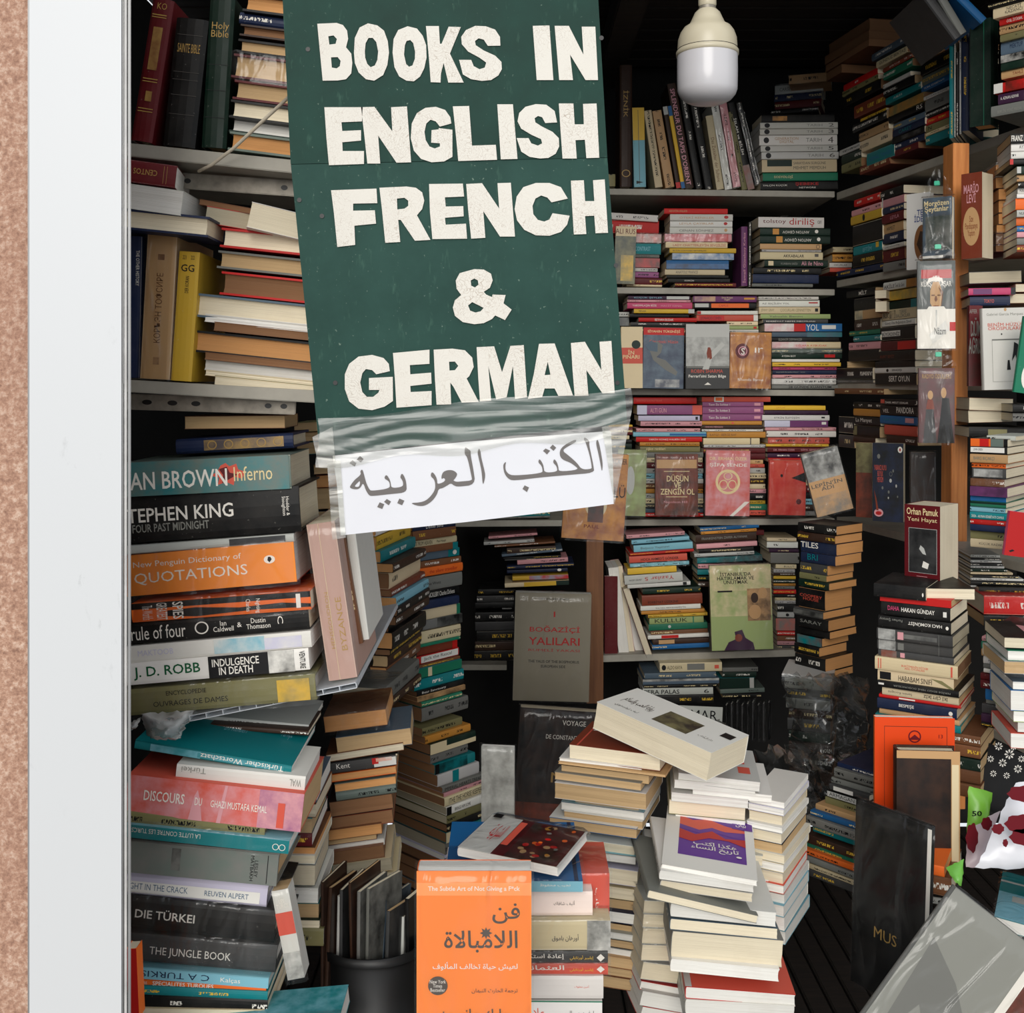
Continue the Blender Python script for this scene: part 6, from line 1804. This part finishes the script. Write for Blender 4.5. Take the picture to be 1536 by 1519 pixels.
# ---------------- lower right ----------------
stack('slanting dim pile behind dark album', 'slanting dim pile on the lower right', 2.1, ZQ, '''
290 520 85 30 nv
270 510 118 50 gy/c
255 500 170 36 gy/c
245 470 208 34 dg |#^.1^.6^.2^.9^wh
232 470 244 36 bk |#^0^.98^.1^.95^gw|ARMAGAN SER^.05^.9^.2^.8^k
220 450 282 40 ol/c
165 420 322 34 ta/c
135 400 358 30 bl/c
110 400 390 50 gy/c
150 420 442 40 te/w
80 400 484 50 db/w
90 400 536 36 gn/w
66 400 566 30 or/w
55 400 598 34 gy/w
50 400 634 30 cr/w
48 400 666 40 dg/w
''', yaw=-48, W=.17, pers=True)
stack('page blocks below leather book', 'small books below the leather book', 1.74, ZQ, '''
660 900 636 60 or/o s A-30
690 940 700 110 br/c s A-30
740 960 812 30 bk/c
770 960 846 40 gw/w
''', yaw=-20)
# dark portfolio with white page edge
make_book(frame(P(1276, 1470, 1.80), math.radians(-52), math.radians(-2)), (.135, .012, .30), 'C', 'bk/w', True, ['#^.95^1^.01^.97^w', 'MUS^.3^.6^.64^.7^g'], 'black upright album with white page edge, lower right', None, False, True)
make_book(frame(P(1240, 1600, 1.5), math.radians(-8), math.radians(-37), math.radians(-8)), (.145, .02, .30), 'c', 'gy/w', True, ['#^0^1^0^1^l', '*0,.2 .5,.35 1,.6 1,1 .3,.6 .1,1^.1^.9^.1^.8^gy', '#^.92^1^0^1^w'], 'large silver-grey wrapped book leaning diagonally, lower right', None, False, True)
make_book(frame(P(1395, 1600, 1.6), math.radians(-10), math.radians(-37), math.radians(-8)), (.20, .02, .30), 'c', 'db/w', True, ['%^0^1^0^1^rb/db'], 'dark brown picture book behind the silver-grey wrapped book', None, False, True)
make_book(frame(P(1490, 1392, 1.62), math.radians(-28), math.radians(-4)), (.13, .17, .018), 'f', 'te/w', False, ['#^0^1^0^1^lb^T', '#^0^1^0^.45^te^T', '#^.15^.6^.5^.62^gw^Te', '#^0^.9^.2^.24^gw^Te'], 'teal paperback lying flat at the right edge', None, False, True, topsleeve=True)
make_book(frame(P(1497, 1408, 1.63), math.radians(-28), math.radians(-4)), (.13, .15, .015), 'f', 'wh/w', False, [], 'white-paged paperback under the teal one, right edge', None, False)
o_ = crumple('petal_bag', [P(1522,1172,1.7),P(1620,1172,1.7),P(1620,1300,1.66),P(1463,1302,1.66)], plain('white_glossy_paper', (.88,.88,.9), .3, .04), None, .004, 14, .02)
tag(o_, 'white shopping bag with dark red petals, right edge', 'bag')
def on_sheet(parent, Yf, shapes, mat, name, c):
    for pts in shapes:
        vs = [P(x, y, Yf) for x, y in pts]; link(name, mesh(name, vs, [tuple(range(len(vs)))]), mat, parent, ink(c))
def blob(cx, cy, rx, ry, n=18, w=.12): return [(cx+rx*math.cos(2*math.pi*i/n)*(1+w*math.sin(i*2.3)), cy+ry*math.sin(2*math.pi*i/n)*(1+w*math.cos(i*1.7))) for i in range(n)]
on_sheet(o_, 1.625, [blob(1530,1235,22,14), blob(1497,1243,9,8), blob(1535,1255,20,13), blob(1508,1264,4,6), blob(1532,1190,20,12)], M['ink'], 'petal', 'm')
o2 = crumple('green_packet', [P(1452,1178,1.8),P(1488,1188,1.8),P(1482,1235,1.78),P(1450,1248,1.78)], plain('lime_plastic', (.5,.75,.25), .3, .08), None, .002, 8, .01)
tag(o2, 'lime green price packet beside the leather book', 'packet')
g_ = text_geo('50', .02); link('price', mesh('price', [P(1458+u*15, 1224-v*8, 1.765) for u, v in g_[0]], g_[1]), M['ink'], o2, ink('k'))
o3 = crumple('plastic_wrapper', [P(1450,1240,1.78),P(1500,1215,1.78),P(1470,1300,1.75),P(1448,1300,1.75)], plain('white_red_wrapper', (.8,.72,.74), .3, .04), None, .002, 8, .01)
tag(o3, 'white and red wrapper below the lime green packet', 'wrapper')
on_sheet(o3, 1.735, [blob(1458,1256,9,22), blob(1480,1235,8,10)], M['ink'], 'petal', 'm')
o4 = crumple('green_wrapper', [P(1418,1300,1.7),P(1446,1288,1.7),P(1442,1330,1.68),P(1432,1322,1.68)], plain('lime_wrapper', (.45,.72,.3), .3, .08), None, .002, 6, .008)
tag(o4, 'crumpled lime wrapper below the leather book', 'wrapper')
# flowered black cloth
M['clothb'] = plain('black_cloth', (.06,.06,.065), .8, .1, 30)
o5 = crumple('flowered_cloth', [P(1462,1110,2.0),P(1545,1130,2.0),P(1545,1250,1.95),P(1455,1200,1.95)], M['clothb'], None, .004, 12, .02)
tag(o5, 'black cloth printed with white daisies, right edge', 'cloth')
for (cx, cy, r) in ((1498,1119,5),(1514,1131,6),(1504,1144,5),(1527,1153,5),(1520,1120,4),(1486,1138,4),(1532,1138,4),(1490,1160,4),(1510,1163,4)):
    for k in range(8):
        a = k*math.pi/4; on_sheet(o5, 1.915, [[(cx+r*math.cos(a-.25), cy+r*math.sin(a-.25)), (cx+r*1.3*math.cos(a), cy+r*1.3*math.sin(a)), (cx+r*math.cos(a+.25), cy+r*math.sin(a+.25)), (cx+r*.3*math.cos(a), cy+r*.3*math.sin(a))]], M['ink'], 'petal', 'w')
# grey plastic bags in the dark corner
for i, (a, b, c, d, Y_, lab) in enumerate((((1175,1010),(1300,1010),(1300,1130),(1190,1135),2.5,'smoky grey plastic bag wrapping books under the corner column'), ((1130,1120),(1215,1115),(1240,1220),(1160,1230),2.45,'crumpled grey plastic bag behind the right centre pile'),
      ((1200,1130),(1300,1125),(1290,1240),(1215,1230),2.4,'dark crumpled plastic bag left of the orange cover'), ((1030,1080),(1090,1080),(1100,1130),(1040,1130),3.1,'dim crumpled plastic behind the white handwritten card'))):
    o = crumple('plastic_bag', [P(*a, Y_), P(*b, Y_), P(*c, Y_-.05), P(*d, Y_-.05)], 'bag', None, .018, 16, .09); tag(o, lab, 'plastic bag')
stack('wrapped pile under corner column', 'wrapped books under the corner column', 2.62, ZL, '''
960 1300 860 20 gw/c S.02
980 1290 884 70 gy/b
1000 1290 956 60 dg/b
990 1290 1018 70 gy/b
1010 1300 1092 60 db/b
1000 1290 1156 80 dg/b
1010 1290 1240 70 dk/b
1010 1300 1314 80 db/b
1010 1300 1396 90 bk/b
1010 1300 1490 100 db/b
''', yaw=-20, W=.15)
for i in range(9):
    x = 1090+i*8; make_book(frame(P(x, 1110, 3.16), math.radians(70), 0) @ Matrix.Rotation(math.radians(0), 4, 'Y') @ Matrix.Rotation(math.radians(0), 4, 'X'), (.03, .004, .10+.004*(i % 3)), 'c', 'dg/w' if i % 2 else 'bk/w', False, [], f'thin dark sleeve, {"leftmost" if i == 0 else ORD(i+1)+" from left"} beside the white handwritten card', 'thin sleeves under the lowest back shelf', False, True, cat='record')
# ---------------- the 300 books that show largest stay single, the smallest ones join ----------------
import time
T0 = time.time()
bpy.context.view_layer.update()
def root_of(o):
    while o.parent: o = o.parent
    return o
from mathutils.bvhtree import BVHTree
BV = []; BF = []; BN = []
for o in list(COL.objects):
    if o.type != 'MESH' or o.name.startswith(('title', 'printed', 'emblem', 'cover_picture', 'plastic_sleeve')): continue
    mw = o.matrix_world; b0 = len(BV); BV += [mw @ v.co for v in o.data.vertices]; rn = root_of(o).name
    for p in o.data.polygons: BF.append(tuple(b0+v for v in p.vertices)); BN.append(rn)
tree = BVHTree.FromPolygons(BV, BF); hits = {}; org = Vector((0, 0, ZC))
for iy in range(0, 304):
    for ix in range(0, 307):
        px = ix*5+2; py = iy*5+2
        loc, nor, idx, dist = tree.ray_cast(org, Vector(((px-CX)/F, 1, -(py-CY)/F)).normalized())
        if idx is not None: r = BN[idx]; hits[r] = hits.get(r, 0)+1
del tree, BV, BF
books = [o for o in COL.objects if o.parent is None and o.name.startswith(('paperback_book', 'hardcover_book'))]
paper = sorted([o for o in books if o.name.startswith('paperback')], key=lambda o: -hits.get(o.name, 0))
hard_ = [o for o in books if o.name.startswith('hardcover')]
small = paper[300:]+[o for o in hard_ if hits.get(o.name, 0) < 2]
print('T rays', time.time()-T0)
print('books', len(books), 'kept', len(books)-len(small), 'smallest kept px', hits.get(paper[299].name, 0)*25)
kids = {}
for o in COL.objects:
    if o.parent: kids.setdefault(o.parent.name, []).append(o)
VS = []; FS = []; UV = []; CO = []; IK = []; PR = []; RN = []; MI = []
SM = [cover_material(True), page_material(True), flat_material(True), picture_material(True), M['film']]
for m_, n_ in zip(SM, ('cover_print', 'page_edges', 'small_print', 'small_picture')): m_.name = n_
mi_of = {M['cover'].name: 0, M['page'].name: 1, M['ink'].name: 2, M['pic'].name: 3, M['film'].name: 4}
for r in small:
    rn = random.random()
    for o in kids.get(r.name, []):
        me = o.data; mw = o.matrix_world; base = len(VS); VS += [tuple(mw @ v.co) for v in me.vertices]
        uvl = me.uv_layers.active; c = tuple(o.color); ik = tuple(o['ink'])+(1,) if 'ink' in o else (0, 0, 0, 1); pr = float(o['print']) if 'print' in o else 0
        mi = mi_of[me.materials[0].name]
        for p in me.polygons:
            FS.append(tuple(base+v for v in p.vertices)); MI.append(mi)
            for li in p.loop_indices:
                UV.append(tuple(uvl.data[li].uv) if uvl else (-9, -9)); CO.append(c); IK.append(ik); PR.append(pr); RN.append(rn)
me = bpy.data.meshes.new('small_books'); me.from_pydata(VS, [], FS)
for m_ in SM: me.materials.append(m_)
me.polygons.foreach_set('material_index', MI)
l_ = me.uv_layers.new(name='uv'); l_.data.foreach_set('uv', [x for u in UV for x in u])
for nm, dat in (('col', CO), ('inkc', IK)):
    a_ = me.attributes.new(nm, 'FLOAT_COLOR', 'CORNER'); a_.data.foreach_set('color', [x for u in dat for x in u])
for nm, dat in (('prt', PR), ('rnd', RN)):
    a_ = me.attributes.new(nm, 'FLOAT', 'CORNER'); a_.data.foreach_set('value', dat)
me.update(); print('T mesh', time.time()-T0)
so = bpy.data.objects.new('small_books', me); COL.objects.link(so); so['kind'] = 'stuff'
so['label'] = 'mass of small dim books filling gaps between the larger ones on the shelves'; so['category'] = 'books'
bpy.data.batch_remove([o for r in small for o in kids.get(r.name, [])]+small)
bpy.data.scenes.remove(TS)
print('T end', time.time()-T0)
